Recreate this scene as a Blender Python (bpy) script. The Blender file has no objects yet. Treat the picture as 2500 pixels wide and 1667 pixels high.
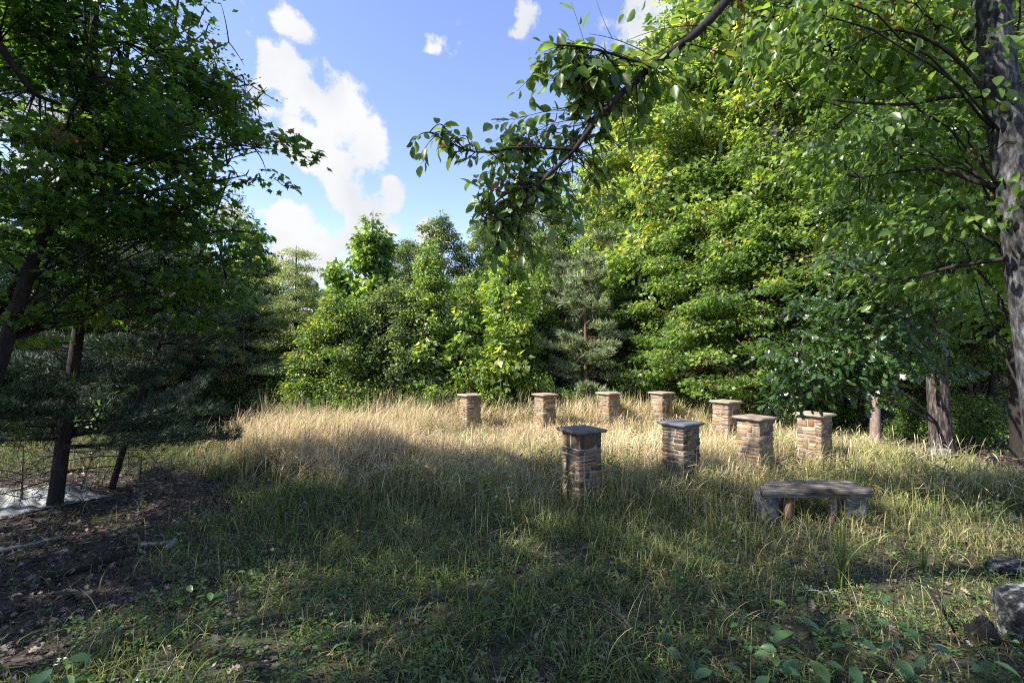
import bpy, math, random, zlib
import numpy as np
from mathutils import Vector, Matrix
random.seed(7); R = np.random.default_rng(11)
scene = bpy.context.scene
C = scene.collection
rad = math.radians

# ------------------------------------------------------------ camera, sky, sun, exposure
F = 1111.0                                     # focal length for a 2352 px wide picture
cd = bpy.data.cameras.new("camera"); cam = bpy.data.objects.new("camera", cd); C.objects.link(cam)
cd.lens = 17.0; cd.sensor_width = 36.0; cd.clip_start = 0.05; cd.clip_end = 3000
cam.location = (0, 0, 1.6); cam.rotation_euler = (rad(90 + 1.04), 0, 0)
scene.camera = cam
def D(px, py, d):                              # a photo measurement and a depth give a place in metres
    return np.array([(px-1176)/F*d, d, 1.6+(804-py)/F*d])

SUN = Vector((-0.925, -0.38, 0)).normalized(); ELEV = rad(43)
sun_dir = Vector((SUN.x*math.cos(ELEV), SUN.y*math.cos(ELEV), math.sin(ELEV)))
sd = bpy.data.lights.new("sun", 'SUN'); sun = bpy.data.objects.new("sun", sd); C.objects.link(sun)
sd.energy = 5.0; sd.angle = rad(0.55); sd.color = (1, 0.93, 0.82)
sun.rotation_euler = sun_dir.to_track_quat('Z', 'Y').to_euler(); sun.location = (-20, -5, 30)

world = bpy.data.worlds.new("World"); scene.world = world; world.use_nodes = True
nt = world.node_tree; N = nt.nodes; L = nt.links; N.clear()
def node(nt, t, **kw):
    n = nt.nodes.new(t)
    for k, v in kw.items(): setattr(n, k, v)
    return n
def wmath(op, a, b=None, c=None, clamp=False, tree=None):
    tree = tree or nt
    n = node(tree, 'ShaderNodeMath', operation=op, use_clamp=clamp)
    for i, v in enumerate((a, b, c)):
        if v is None: continue
        if isinstance(v, (int, float)): n.inputs[i].default_value = v
        else: tree.links.new(v, n.inputs[i])
    return n.outputs[0]
sky = node(nt, 'ShaderNodeTexSky', sky_type='NISHITA', sun_disc=False, sun_elevation=ELEV,
           sun_rotation=math.atan2(SUN.x, SUN.y), air_density=1.0, dust_density=.5, ozone_density=2.0, altitude=300)
tc = node(nt, 'ShaderNodeTexCoord')
nz1 = node(nt, 'ShaderNodeTexNoise'); nz1.inputs['Scale'].default_value = 13; nz1.inputs['Detail'].default_value = 9; nz1.inputs['Roughness'].default_value = 0.62
nz2 = node(nt, 'ShaderNodeTexNoise'); nz2.inputs['Scale'].default_value = 5.5; nz2.inputs['Detail'].default_value = 5
L.new(tc.outputs['Generated'], nz1.inputs['Vector']); L.new(tc.outputs['Generated'], nz2.inputs['Vector'])
# cumulus puffs: direction (photo measurement), angular radius in px, density
puffs = [(640,170,60,1.),(690,235,75,1.),(760,270,95,1.1),(810,330,80,1.1),(735,370,80,1.1),(770,440,62,1.),(700,320,60,.9),(600,115,36,.8),
  (650,500,70,1.15),(690,560,90,1.15),(640,590,66,1.1),(760,550,55,1.),(880,440,50,1.15),(830,490,60,1.1),(870,545,50,1.),(810,590,40,.7),
  (510,480,45,1.),(965,530,42,1.1),(985,575,40,.8),(560,35,80,.66),(650,60,70,.72),(690,90,50,.75),(1010,70,44,.55),(1045,85,20,.5),(1190,45,46,.62),
  (1095,485,22,.4),(20,150,90,1.),(60,300,130,.9),(80,420,90,.8),(740,640,34,.5),(1500,60,100,.5),(1850,250,120,.6),(1250,640,110,.7)]
wn = node(nt, 'ShaderNodeTexNoise'); wn.inputs['Scale'].default_value = 6.5; wn.inputs['Detail'].default_value = 4; L.new(tc.outputs['Generated'], wn.inputs['Vector'])
w1 = node(nt, 'ShaderNodeVectorMath', operation='MULTIPLY_ADD'); L.new(wn.outputs['Color'], w1.inputs[0]); w1.inputs[1].default_value = (.14,.14,.14); w1.inputs[2].default_value = (-.07,-.07,-.07)
w2 = node(nt, 'ShaderNodeVectorMath', operation='ADD'); L.new(tc.outputs['Generated'], w2.inputs[0]); L.new(w1.outputs[0], w2.inputs[1])
acc = None
for (px, py, r, w) in puffs:
    v = Vector(((px-1176)/F, 1, (804-py)/F)); ln = v.length; v.normalize(); ra = r/F/ln*1.27
    dn = node(nt, 'ShaderNodeVectorMath', operation='DISTANCE'); L.new(w2.outputs[0], dn.inputs[0]); dn.inputs[1].default_value = v
    f = wmath('MULTIPLY_ADD', dn.outputs['Value'], -w/ra, w, clamp=False)
    f = wmath('MAXIMUM', f, 0.0)
    acc = f if acc is None else wmath('MAXIMUM', acc, f)
dens = wmath('ADD', acc, wmath('MULTIPLY_ADD', nz1.outputs['Fac'], 2.3, -1.15))
dens = wmath('ADD', dens, wmath('MULTIPLY_ADD', nz2.outputs['Fac'], 0.5, -0.25))
gate = wmath('MULTIPLY', acc, 5.0, clamp=True)
mask = node(nt, 'ShaderNodeMapRange', interpolation_type='SMOOTHSTEP'); L.new(dens, mask.inputs['Value'])
mask.inputs['From Min'].default_value = 0.24; mask.inputs['From Max'].default_value = 0.52
mfac = wmath('MULTIPLY', mask.outputs['Result'], gate, clamp=True)
shade = node(nt, 'ShaderNodeMapRange'); L.new(nz2.outputs['Fac'], shade.inputs['Value'])
shade.inputs['From Min'].default_value = 0.45; shade.inputs['From Max'].default_value = 0.62
ccol = node(nt, 'ShaderNodeMixRGB'); L.new(shade.outputs['Result'], ccol.inputs['Fac'])
ccol.inputs['Color1'].default_value = (2.95, 2.97, 3.02, 1); ccol.inputs['Color2'].default_value = (2.4, 2.5, 2.7, 1)
mx = node(nt, 'ShaderNodeMixRGB'); L.new(mfac, mx.inputs['Fac']); L.new(ccol.outputs['Color'], mx.inputs['Color2'])
hs = node(nt, 'ShaderNodeMixRGB', blend_type='MULTIPLY'); hs.inputs['Fac'].default_value = 1; L.new(sky.outputs['Color'], hs.inputs['Color1']); hs.inputs['Color2'].default_value = (1.06, .95, 1.08, 1)
L.new(hs.outputs['Color'], mx.inputs['Color1'])
bg = node(nt, 'ShaderNodeBackground'); bg.inputs['Strength'].default_value = 0.132
wo = node(nt, 'ShaderNodeOutputWorld'); L.new(mx.outputs['Color'], bg.inputs['Color']); L.new(bg.outputs[0], wo.inputs[0])
scene.view_settings.view_transform = 'Standard'; scene.view_settings.look = 'None'
scene.view_settings.exposure = 1.32; scene.view_settings.gamma = 1
cy = scene.cycles
scene.cycles.filter_width = 1.1; scene.cycles.use_denoising = False
cy.max_bounces = 7; cy.diffuse_bounces = 3; cy.glossy_bounces = 2; cy.transmission_bounces = 5; cy.transparent_max_bounces = 4

# ------------------------------------------------------------ mesh helpers
class G:
    def __init__(s): s.v = []; s.f = {}; s.n = 0; s.a = []
    def add(s, V, Fs, a=None):
        V = np.asarray(V, dtype=np.float32).reshape(-1, 3)
        for f in Fs:
            f = np.asarray(f, dtype=np.int32)
            s.f.setdefault(f.shape[1], []).append(f + s.n)
        s.v.append(V); s.n += len(V)
        if a is None: a = np.zeros((len(V), 3), np.float32)
        a = np.asarray(a, dtype=np.float32)
        if a.ndim == 1 and len(a) == 3 and len(V) != 3: a = np.tile(a, (len(V), 1))
        elif a.ndim == 1: a = np.tile(a.reshape(1, -1), (len(V), 1))
        s.a.append(a)
    def build(s, name, mat, parent=None, loc=(0, 0, 0), smooth=False):
        me = bpy.data.meshes.new(name)
        V = np.concatenate(s.v); me.vertices.add(len(V)); me.vertices.foreach_set('co', V.ravel())
        loops = []; tot = []
        for k, fl in s.f.items():
            fl = np.concatenate(fl); loops.append(fl.ravel()); tot.append(np.full(len(fl), k, np.int32))
        loops = np.concatenate(loops); tot = np.concatenate(tot)
        st = np.concatenate([[0], np.cumsum(tot)[:-1]]).astype(np.int32)
        me.loops.add(len(loops)); me.loops.foreach_set('vertex_index', loops)
        me.polygons.add(len(tot)); me.polygons.foreach_set('loop_start', st); me.polygons.foreach_set('loop_total', tot)
        if smooth: me.polygons.foreach_set('use_smooth', np.ones(len(tot), bool))
        at = me.attributes.new('tint', 'FLOAT_VECTOR', 'POINT'); at.data.foreach_set('vector', np.concatenate(s.a).ravel())
        me.update(calc_edges=True)
        me.materials.append(mat)
        o = bpy.data.objects.new(name, me); C.objects.link(o); o.location = loc
        if parent: o.parent = parent
        return o
def reseed(text):
    global R
    k = zlib.crc32(text.encode()); R = np.random.default_rng(k); random.seed(k)
def tag(o, label=None, cat=None, group=None, kind=None):
    for k, v in (('label', label), ('category', cat), ('group', group), ('kind', kind)):
        if v: o[k] = v
    return o
def empty(name, loc, label, cat, group=None, rz=0, s=1):
    o = bpy.data.objects.new(name, None); C.objects.link(o); o.location = loc; o.rotation_euler = (0, 0, rz); o.scale = (s, s, s)
    o.empty_display_size = 0.2
    return tag(o, label, cat, group)
def dup(root, loc, rz, s, label, group=None, sx=None, mat=None):
    r = root.copy(); C.objects.link(r); r.location = loc; r.rotation_euler = (0, 0, rz); r.scale = (s*(sx or 1), s*(sx or 1), s)
    r['label'] = label
    if group: r['group'] = group
    elif 'group' in r.keys(): del r['group']
    for ch in list(root.children):
        c = ch.copy(); C.objects.link(c); c.parent = r
        if mat and ch.name.startswith('crown'): c.material_slots[0].link = 'OBJECT'; c.material_slots[0].material = M[mat]
    return r
def tube(g, P, rr, n=6, a=(0, 0, 0), wob=0):
    P = np.asarray(P, float); m = len(P); rr = np.broadcast_to(np.asarray(rr, float), (m,))
    T = np.gradient(P, axis=0); T /= np.linalg.norm(T, axis=1, keepdims=True)+1e-9
    ref = np.array([0.31, 0.95, 0.05]) if abs(T[:, 1]).mean() < .8 else np.array([1., .1, .1])
    A = np.cross(T, ref); A /= np.linalg.norm(A, axis=1, keepdims=True)+1e-9; B = np.cross(T, A)
    th = np.arange(n)/n*2*math.pi
    rad_ = rr[:, None]*(1 + (wob*R.normal(0, 1, (m, n)) if wob else 0))
    V = P[:, None] + rad_[..., None]*(np.cos(th)[None, :, None]*A[:, None]+np.sin(th)[None, :, None]*B[:, None])
    i = np.arange(m-1)[:, None]*n; j = np.arange(n)[None]; k = (j+1) % n
    Fq = np.stack([i+j, i+k, i+n+k, i+n+j], -1).reshape(-1, 4)
    g.add(V, [Fq, np.arange(n)[None, ::-1], (np.arange(n)+(m-1)*n)[None]] if n > 2 else [Fq], a)
def bez(p0, p1, p2, m):
    t = np.linspace(0, 1, m)[:, None]; return (1-t)**2*p0+2*t*(1-t)*p1+t*t*p2
def smoothpath(pts, m):
    pts = np.asarray(pts, float); k = len(pts)
    t = np.linspace(0, k-1, m); out = []
    for u in t:
        i = min(int(u), k-2); f = u-i
        p0 = pts[max(i-1, 0)]; p1 = pts[i]; p2 = pts[i+1]; p3 = pts[min(i+2, k-1)]
        out.append(.5*((2*p1)+(-p0+p2)*f+(2*p0-5*p1+4*p2-p3)*f*f+(-p0+3*p1-3*p2+p3)*f**3))
    return np.array(out)
def inst(g, T, Fs, P, Y, Nn, S, tint):
    """many copies of a leaf T: its y axis along Y, its normal near Nn, size S"""
    if len(P) == 0: return
    Y = Y/(np.linalg.norm(Y, axis=1, keepdims=True)+1e-9)
    X = np.cross(Y, Nn); X /= np.linalg.norm(X, axis=1, keepdims=True)+1e-9
    Z = np.cross(X, Y)
    V = P[:, None]+S[:, None, None]*(T[None, :, 0:1]*X[:, None]+T[None, :, 1:2]*Y[:, None]+T[None, :, 2:3]*Z[:, None])
    n = len(T); off = (np.arange(len(P))*n)[:, None, None]
    g.add(V, [(f[None]+off).reshape(-1, f.shape[1]) for f in Fs], np.repeat(tint, n, axis=0))
# leaf shapes
def fan(bound, c):
    b = np.array(bound, float); n = len(b); T = np.vstack([[c[0], c[1], c[2]], b])
    return T, [np.array([[0, 1+i, 1+(i+1) % n] for i in range(n)])]
def mirror(half): return half + [(-x, y, z) for (x, y, z) in reversed(half) if x > 1e-6]
MAPLE = fan(mirror([(0,0,0),(.28,-.02,-.03),(.2,.18,0),(.52,.34,-.06),(.3,.46,0),(.24,.66,-.01),(.13,.62,0),(0,1,-.08)]), (0,.28,.05))
OVAL = (np.array([(0,0,0),(0,.35,-.03),(0,.7,-.03),(0,1,-.1),(.2,.2,.05),(.28,.5,.09),(.18,.8,.03),(-.2,.2,.06),(-.28,.5,.09),(-.18,.8,.03)]),
        [np.array([[0,4,5,1],[1,5,6,2],[0,1,8,7],[1,2,9,8]]), np.array([[2,6,3],[2,3,9]])])
OAK = fan(mirror([(0,0,0),(.12,.12,.02),(.08,.2,0),(.3,.36,-.02),(.12,.42,.01),(.36,.64,-.03),(.14,.68,0),(.22,.9,-.05),(0,1,-.08)]), (0,.45,.04))
SIMPLE = (np.array([(0,0,0),(.3,.45,.07),(0,1,-.06),(-.3,.45,.07)]), [np.array([[0,1,2],[0,2,3]])])
LOBED = (np.array([(0,0,0),(.42,.3,.03),(.22,.55,.0),(0,1,-.08),(-.22,.55,0),(-.42,.3,.03)]), [np.array([[0,1,2],[0,2,3],[0,3,4],[0,4,5]])])
def needles(n, spread, w=.03):
    V = []; Fs = []
    for i in range(n):
        a = R.uniform(0, 6.28); e = R.uniform(.15, spread)
        d = np.array([math.sin(e)*math.cos(a), math.cos(e), math.sin(e)*math.sin(a)]); s = np.cross(d, R.normal(0, 1, 3)); s /= np.linalg.norm(s)
        b = np.array([0, R.uniform(-.5, .25), 0]); k = len(V)
        V += [b-s*w, b+s*w, b+d*R.uniform(.7, 1)]; Fs.append([k, k+1, k+2])
    return np.array(V), [np.array(Fs)]
NEEDLE = needles(16, 1.15)
NEEDLE_FAR = needles(9, 1.2, .055)

# ------------------------------------------------------------ materials
def new_mat(name):
    m = bpy.data.materials.new(name); m.use_nodes = True; m.node_tree.nodes.clear(); return m, m.node_tree
def ramp(t, fac, stops):
    r = node(t, 'ShaderNodeValToRGB'); e = r.color_ramp.elements
    while len(e) < len(stops): e.new(0.5)
    for i, (p, c) in enumerate(stops): e[i].position = p; e[i].color = (*c, 1)
    if fac is not None: t.links.new(fac, r.inputs[0])
    return r.outputs[0]
def attr(t, comp):
    a = node(t, 'ShaderNodeAttribute', attribute_name='tint'); s = node(t, 'ShaderNodeSeparateXYZ'); t.links.new(a.outputs['Vector'], s.inputs[0]); return s.outputs[comp]
def leaf_mat(name, stops, trans=.52, rough=.36, tgain=(2.55, 2.45, .85), spec=.5, jitter=.35):
    m, t = new_mat(name)
    geo = node(t, 'ShaderNodeNewGeometry')
    f = wmath('MULTIPLY_ADD', geo.outputs['Random Per Island'], jitter, attr(t, 0), tree=t)
    col = ramp(t, wmath('SUBTRACT', f, jitter/2, tree=t), stops)
    b = node(t, 'ShaderNodeHueSaturation'); t.links.new(col, b.inputs['Color'])
    t.links.new(wmath('MULTIPLY_ADD', geo.outputs['Random Per Island'], .75, .82, tree=t), b.inputs['Value']); b.inputs['Saturation'].default_value = .87
    p = node(t, 'ShaderNodeBsdfPrincipled'); p.inputs['Roughness'].default_value = rough; p.inputs['Specular IOR Level'].default_value = spec
    t.links.new(b.outputs[0], p.inputs['Base Color'])
    tg = node(t, 'ShaderNodeMixRGB', blend_type='MULTIPLY'); tg.inputs['Fac'].default_value = 1; t.links.new(b.outputs[0], tg.inputs['Color1']); tg.inputs['Color2'].default_value = (*tgain, 1)
    tr = node(t, 'ShaderNodeBsdfTranslucent'); t.links.new(tg.outputs[0], tr.inputs['Color'])
    mxs = node(t, 'ShaderNodeMixShader'); mxs.inputs[0].default_value = trans
    t.links.new(p.outputs[0], mxs.inputs[1]); t.links.new(tr.outputs[0], mxs.inputs[2])
    o = node(t, 'ShaderNodeOutputMaterial'); t.links.new(mxs.outputs[0], o.inputs[0]); return m
def rough_mat(name, stops, scale=(6, 6, 6), rough=.9, bump=.4, bdist=.02, detail=8, use_attr=False, spec=.3, noise_rough=.6):
    m, t = new_mat(name)
    tcn = node(t, 'ShaderNodeTexCoord'); mp = node(t, 'ShaderNodeMapping'); mp.inputs['Scale'].default_value = scale
    t.links.new(tcn.outputs['Object'], mp.inputs[0])
    nz = node(t, 'ShaderNodeTexNoise'); nz.inputs['Scale'].default_value = 1; nz.inputs['Detail'].default_value = detail; nz.inputs['Roughness'].default_value = noise_rough
    t.links.new(mp.outputs[0], nz.inputs['Vector'])
    col = ramp(t, nz.outputs['Fac'], stops)
    if use_attr:
        a = node(t, 'ShaderNodeAttribute', attribute_name='tint')
        mm = node(t, 'ShaderNodeMixRGB', blend_type='MULTIPLY'); mm.inputs[0].default_value = 1
        t.links.new(a.outputs['Vector'], mm.inputs[1]); t.links.new(col, mm.inputs[2]); col = mm.outputs[0]
    p = node(t, 'ShaderNodeBsdfPrincipled'); p.inputs['Roughness'].default_value = rough; p.inputs['Specular IOR Level'].default_value = spec
    t.links.new(col, p.inputs['Base Color'])
    bp = node(t, 'ShaderNodeBump'); bp.inputs['Strength'].default_value = bump; bp.inputs['Distance'].default_value = bdist
    t.links.new(nz.outputs['Fac'], bp.inputs['Height']); t.links.new(bp.outputs[0], p.inputs['Normal'])
    o = node(t, 'ShaderNodeOutputMaterial'); t.links.new(p.outputs[0], o.inputs[0]); return m
M = {}
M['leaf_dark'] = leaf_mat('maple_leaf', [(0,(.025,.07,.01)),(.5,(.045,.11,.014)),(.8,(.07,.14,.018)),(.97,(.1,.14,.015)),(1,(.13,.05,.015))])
M['leaf_mid'] = leaf_mat('green_leaf', [(0,(.04,.085,.02)),(.5,(.078,.14,.032)),(.85,(.13,.185,.042)),(1,(.22,.22,.05))])
M['leaf_bright'] = leaf_mat('bright_leaf', [(0,(.055,.11,.025)),(.5,(.108,.18,.042)),(.85,(.18,.24,.055)),(1,(.3,.28,.06))])
M['leaf_lime'] = leaf_mat('lime_leaf', [(0,(.08,.15,.025)),(.5,(.15,.24,.04)),(1,(.27,.3,.05))])
M['leaf_gray'] = leaf_mat('oak_leaf_far', [(0,(.035,.065,.028)),(.5,(.07,.11,.048)),(1,(.14,.18,.075))])
M['leaf_oak'] = leaf_mat('oak_leaf', [(0,(.02,.055,.012)),(.6,(.035,.085,.016)),(.985,(.06,.11,.02)),(1,(.13,.05,.02))], rough=.28, spec=.7, trans=.35)
M['leaf_gum'] = leaf_mat('oval_leaf', [(0,(.05,.105,.015)),(.6,(.09,.16,.022)),(.96,(.15,.2,.028)),(1,(.14,.05,.015))], rough=.35, trans=.42)
M['leaf_red'] = leaf_mat('reddening_leaf', [(0,(.045,.095,.015)),(.45,(.09,.12,.02)),(.62,(.12,.06,.022)),(1,(.17,.035,.025))])
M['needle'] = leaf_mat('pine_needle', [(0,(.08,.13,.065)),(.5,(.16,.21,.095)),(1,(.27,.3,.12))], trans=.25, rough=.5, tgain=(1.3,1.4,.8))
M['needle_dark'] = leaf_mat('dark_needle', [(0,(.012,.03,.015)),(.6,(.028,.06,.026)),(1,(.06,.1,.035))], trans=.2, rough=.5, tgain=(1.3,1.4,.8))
M['needle_yellow'] = leaf_mat('yellowing_needle', [(0,(.09,.15,.06)),(.5,(.16,.22,.08)),(1,(.32,.3,.09))], trans=.5, rough=.5, tgain=(2.,2.,1.))
M['litter'] = leaf_mat('dead_leaf', [(0,(.022,.015,.011)),(.45,(.05,.035,.026)),(.85,(.12,.08,.06)),(1,(.22,.165,.13))], trans=.1, rough=.6, tgain=(1.2,1,.8), jitter=1.0)
M['forb'] = leaf_mat('weed_leaf', [(0,(.025,.07,.015)),(.5,(.05,.12,.02)),(1,(.11,.17,.03))], trans=.35)
M['seedling'] = leaf_mat('seedling_leaf', [(0,(.018,.055,.022)),(.6,(.03,.08,.026)),(1,(.07,.13,.03))], trans=.35, rough=.35, spec=.6)
M['bark_dark'] = rough_mat('dark_bark', [(.3,(.01,.008,.007)),(.7,(.035,.027,.023))], (28,28,7), bump=.8)
M['bark_oak'] = rough_mat('furrowed_bark', [(.38,(.014,.011,.01)),(.5,(.05,.04,.034)),(.66,(.16,.14,.125))], (26,26,5), bump=1., bdist=.03)
M['bark_gray'] = rough_mat('smooth_grey_bark', [(.4,(.012,.012,.013)),(.49,(.045,.045,.047)),(.56,(.085,.085,.09)),(.7,(.22,.22,.22))], (24,24,9), bump=.7, bdist=.012, detail=12, noise_rough=.7)
M['bark_pale'] = rough_mat('pale_bark', [(.3,(.1,.075,.06)),(.7,(.3,.23,.19))], (30,30,10), bump=.7)
M['bark_red'] = rough_mat('reddish_bark', [(.3,(.06,.035,.025)),(.7,(.2,.12,.085))], (30,30,8), bump=.7)
M['stone'] = rough_mat('fieldstone', [(.25,(.5,.47,.44)),(.5,(.85,.8,.74)),(.75,(1.15,1.1,1.0))], (14,14,22), bump=.6, bdist=.012, use_attr=True, detail=10)
M['mortar'] = rough_mat('mortar', [(.3,(.15,.13,.105)),(.7,(.33,.29,.24))], (40,40,40), bump=.6)
M['slab'] = rough_mat('slab_stone', [(.3,(.6,.6,.62)),(.5,(.9,.9,.9)),(.72,(1.3,1.28,1.25))], (5,5,5), bump=.35, bdist=.01, use_attr=True, rough=.7, detail=12)
M['wood'] = rough_mat('weathered_wood', [(.32,(.03,.026,.022)),(.5,(.105,.092,.08)),(.68,(.28,.255,.23))], (2.5,30,30), bump=.8, bdist=.012)
M['wood_end'] = rough_mat('log_wood', [(.3,(.1,.07,.06)),(.6,(.26,.2,.16)),(.8,(.5,.43,.36))], (22,22,5), bump=.6, bdist=.01)
M['block'] = rough_mat('grey_block', [(.3,(.05,.047,.045)),(.5,(.12,.115,.11)),(.7,(.26,.25,.24))], (11,11,11), bump=.7)
M['rock'] = rough_mat('lichen_rock', [(.44,(.012,.012,.013)),(.5,(.05,.05,.055)),(.54,(.13,.14,.135)),(.6,(.32,.34,.32))], (11,11,11), bump=1., bdist=.03, detail=12, noise_rough=.7)
M['char'] = rough_mat('charred_wood', [(.3,(.008,.008,.008)),(.7,(.04,.036,.034))], (30,30,12), bump=1.)
M['tarp'] = rough_mat('pale_tarp', [(.3,(.14,.15,.15)),(.7,(.26,.275,.275))], (5,5,5), bump=.2, rough=.5)
M['twig'] = rough_mat('twig', [(.3,(.035,.027,.023)),(.7,(.11,.085,.07))], (30,30,30), bump=.2)
M['stick'] = rough_mat('grey_stick', [(.3,(.12,.1,.09)),(.7,(.38,.34,.31))], (40,40,40), bump=.4)
M['petal'] = rough_mat('white_petal', [(.3,(.35,.36,.32)),(.7,(.5,.5,.46))], (30,30,30), bump=0)
M['hills'] = rough_mat('hazy_hill_forest', [(.3,(.05,.09,.13)),(.7,(.09,.14,.19))], (.05,.05,.05), bump=.5, bdist=2)  # forest colour shifted to blue in place of distance haze

def grass_mat(name, lo, hi, dry_lo, dry_hi, trans=.35):
    m, t = new_mat(name)                         # tint = (height along blade, random, dryness)
    geo = node(t, 'ShaderNodeNewGeometry')
    a = ramp(t, attr(t, 0), [(0, lo), (1, hi)]); b = ramp(t, attr(t, 0), [(0, dry_lo), (.55, tuple(.5*x+.5*y for x, y in zip(dry_lo, dry_hi))), (1, dry_hi)])
    mm = node(t, 'ShaderNodeMixRGB'); t.links.new(attr(t, 2), mm.inputs[0]); t.links.new(a, mm.inputs[1]); t.links.new(b, mm.inputs[2])
    hv = node(t, 'ShaderNodeHueSaturation'); t.links.new(mm.outputs[0], hv.inputs['Color']); t.links.new(wmath('MULTIPLY_ADD', attr(t, 1), .8, .55, tree=t), hv.inputs['Value'])
    p = node(t, 'ShaderNodeBsdfPrincipled'); p.inputs['Roughness'].default_value = .55; p.inputs['Specular IOR Level'].default_value = .3
    t.links.new(hv.outputs[0], p.inputs['Base Color'])
    tr = node(t, 'ShaderNodeBsdfTranslucent'); t.links.new(hv.outputs[0], tr.inputs['Color'])
    ms = node(t, 'ShaderNodeMixShader'); ms.inputs[0].default_value = trans; t.links.new(p.outputs[0], ms.inputs[1]); t.links.new(tr.outputs[0], ms.inputs[2])
    o = node(t, 'ShaderNodeOutputMaterial'); t.links.new(ms.outputs[0], o.inputs[0]); return m
M['grass'] = grass_mat('grass', (.03,.06,.012), (.2,.28,.055), (.18,.15,.065), (.55,.46,.26))
M['hay'] = grass_mat('hay_grass', (.1,.14,.035), (.27,.32,.08), (.27,.21,.09), (.82,.66,.43))

# ------------------------------------------------------------ terrain
def sm(a, b, x): t = np.clip((np.asarray(x)-a)/(b-a), 0, 1); return t*t*(3-2*t)
def hz(x, y):
    x = np.asarray(x, float); y = np.asarray(y, float)
    z = -0.62*sm(-.5, 7.0, y)
    z = z + .035*np.sin(x*1.3+.4)*np.cos(y*1.1) + .02*np.sin(x*3.1+y*2.3) + .010*np.sin(x*7.3-y*5.1)
    z = z - .02*np.clip(y-18, 0, 60) - .012*np.clip(-x-10, 0, 50)
    return z
def litter_mask(x, y):                                # 1 on the bare leaf litter, 0 on the grass
    b = -1.75-.34*y+.35*np.sin(y*2.1)+.2*np.sin(y*5.)
    a = 1-sm(b-.45, b+.45, x)
    a = a*(1-.65*sm(8.2, 9.2, y)*(1-sm(12, 13, y)))
    back = np.maximum(sm(14.6, 15.6, y), sm(8.2, 9.6, x+.12*np.sin(y*3))*sm(7, 9, y))
    return np.clip(np.maximum(a, back), 0, 1)
xs = np.concatenate([-np.geomspace(900, 14.2, 24), np.linspace(-14, 14, 190), np.geomspace(14.2, 900, 24)])
ys = np.concatenate([-np.geomspace(300, 3.2, 14), np.linspace(-3, 20, 160), np.geomspace(20.5, 1500, 30)])
gx, gy = np.meshgrid(xs, ys); gz = hz(np.clip(gx, -80, 80), gy)
g = G(); nx_, ny_ = len(xs), len(ys)
ii = (np.arange(ny_-1)[:, None]*nx_+np.arange(nx_-1)[None]).ravel()
lm = litter_mask(gx, gy).ravel()
g.add(np.stack([gx, gy, gz], -1), [np.stack([ii, ii+1, ii+nx_+1, ii+nx_], -1)], np.stack([lm, lm, lm], -1))
m, t = new_mat('forest_floor')
tcn = node(t, 'ShaderNodeTexCoord'); n1 = node(t, 'ShaderNodeTexNoise'); n1.inputs['Scale'].default_value = 22; n1.inputs['Detail'].default_value = 10; n1.inputs['Roughness'].default_value = .7
t.links.new(tcn.outputs['Object'], n1.inputs['Vector'])
c1 = ramp(t, n1.outputs['Fac'], [(.3,(.012,.009,.007)),(.5,(.032,.023,.017)),(.7,(.085,.06,.045))])
c2 = ramp(t, n1.outputs['Fac'], [(.3,(.015,.018,.008)),(.5,(.035,.038,.016)),(.7,(.09,.075,.04))])
mm = node(t, 'ShaderNodeMixRGB'); t.links.new(attr(t, 0), mm.inputs[0]); t.links.new(c2, mm.inputs[1]); t.links.new(c1, mm.inputs[2])
p = node(t, 'ShaderNodeBsdfPrincipled'); p.inputs['Roughness'].default_value = .95; t.links.new(mm.outputs[0], p.inputs['Base Color'])
bp = node(t, 'ShaderNodeBump'); bp.inputs['Distance'].default_value = .03; bp.inputs['Strength'].default_value = .9; t.links.new(n1.outputs['Fac'], bp.inputs['Height']); t.links.new(bp.outputs[0], p.inputs['Normal'])
o = node(t, 'ShaderNodeOutputMaterial'); t.links.new(p.outputs[0], o.inputs[0]); M['ground'] = m
tag(g.build('ground', m, smooth=True), kind='structure')
# the ridge beyond the woods
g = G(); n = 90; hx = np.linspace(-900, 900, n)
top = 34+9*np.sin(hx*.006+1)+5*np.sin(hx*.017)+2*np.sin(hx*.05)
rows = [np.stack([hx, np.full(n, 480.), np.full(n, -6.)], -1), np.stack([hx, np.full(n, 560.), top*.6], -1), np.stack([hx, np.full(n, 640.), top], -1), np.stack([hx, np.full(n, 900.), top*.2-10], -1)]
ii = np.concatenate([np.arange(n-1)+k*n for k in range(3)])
g.add(np.concatenate(rows), [np.stack([ii, ii+1, ii+n+1, ii+n], -1)]); tag(g.build('hills', M['hills'], smooth=True), kind='structure')

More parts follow.
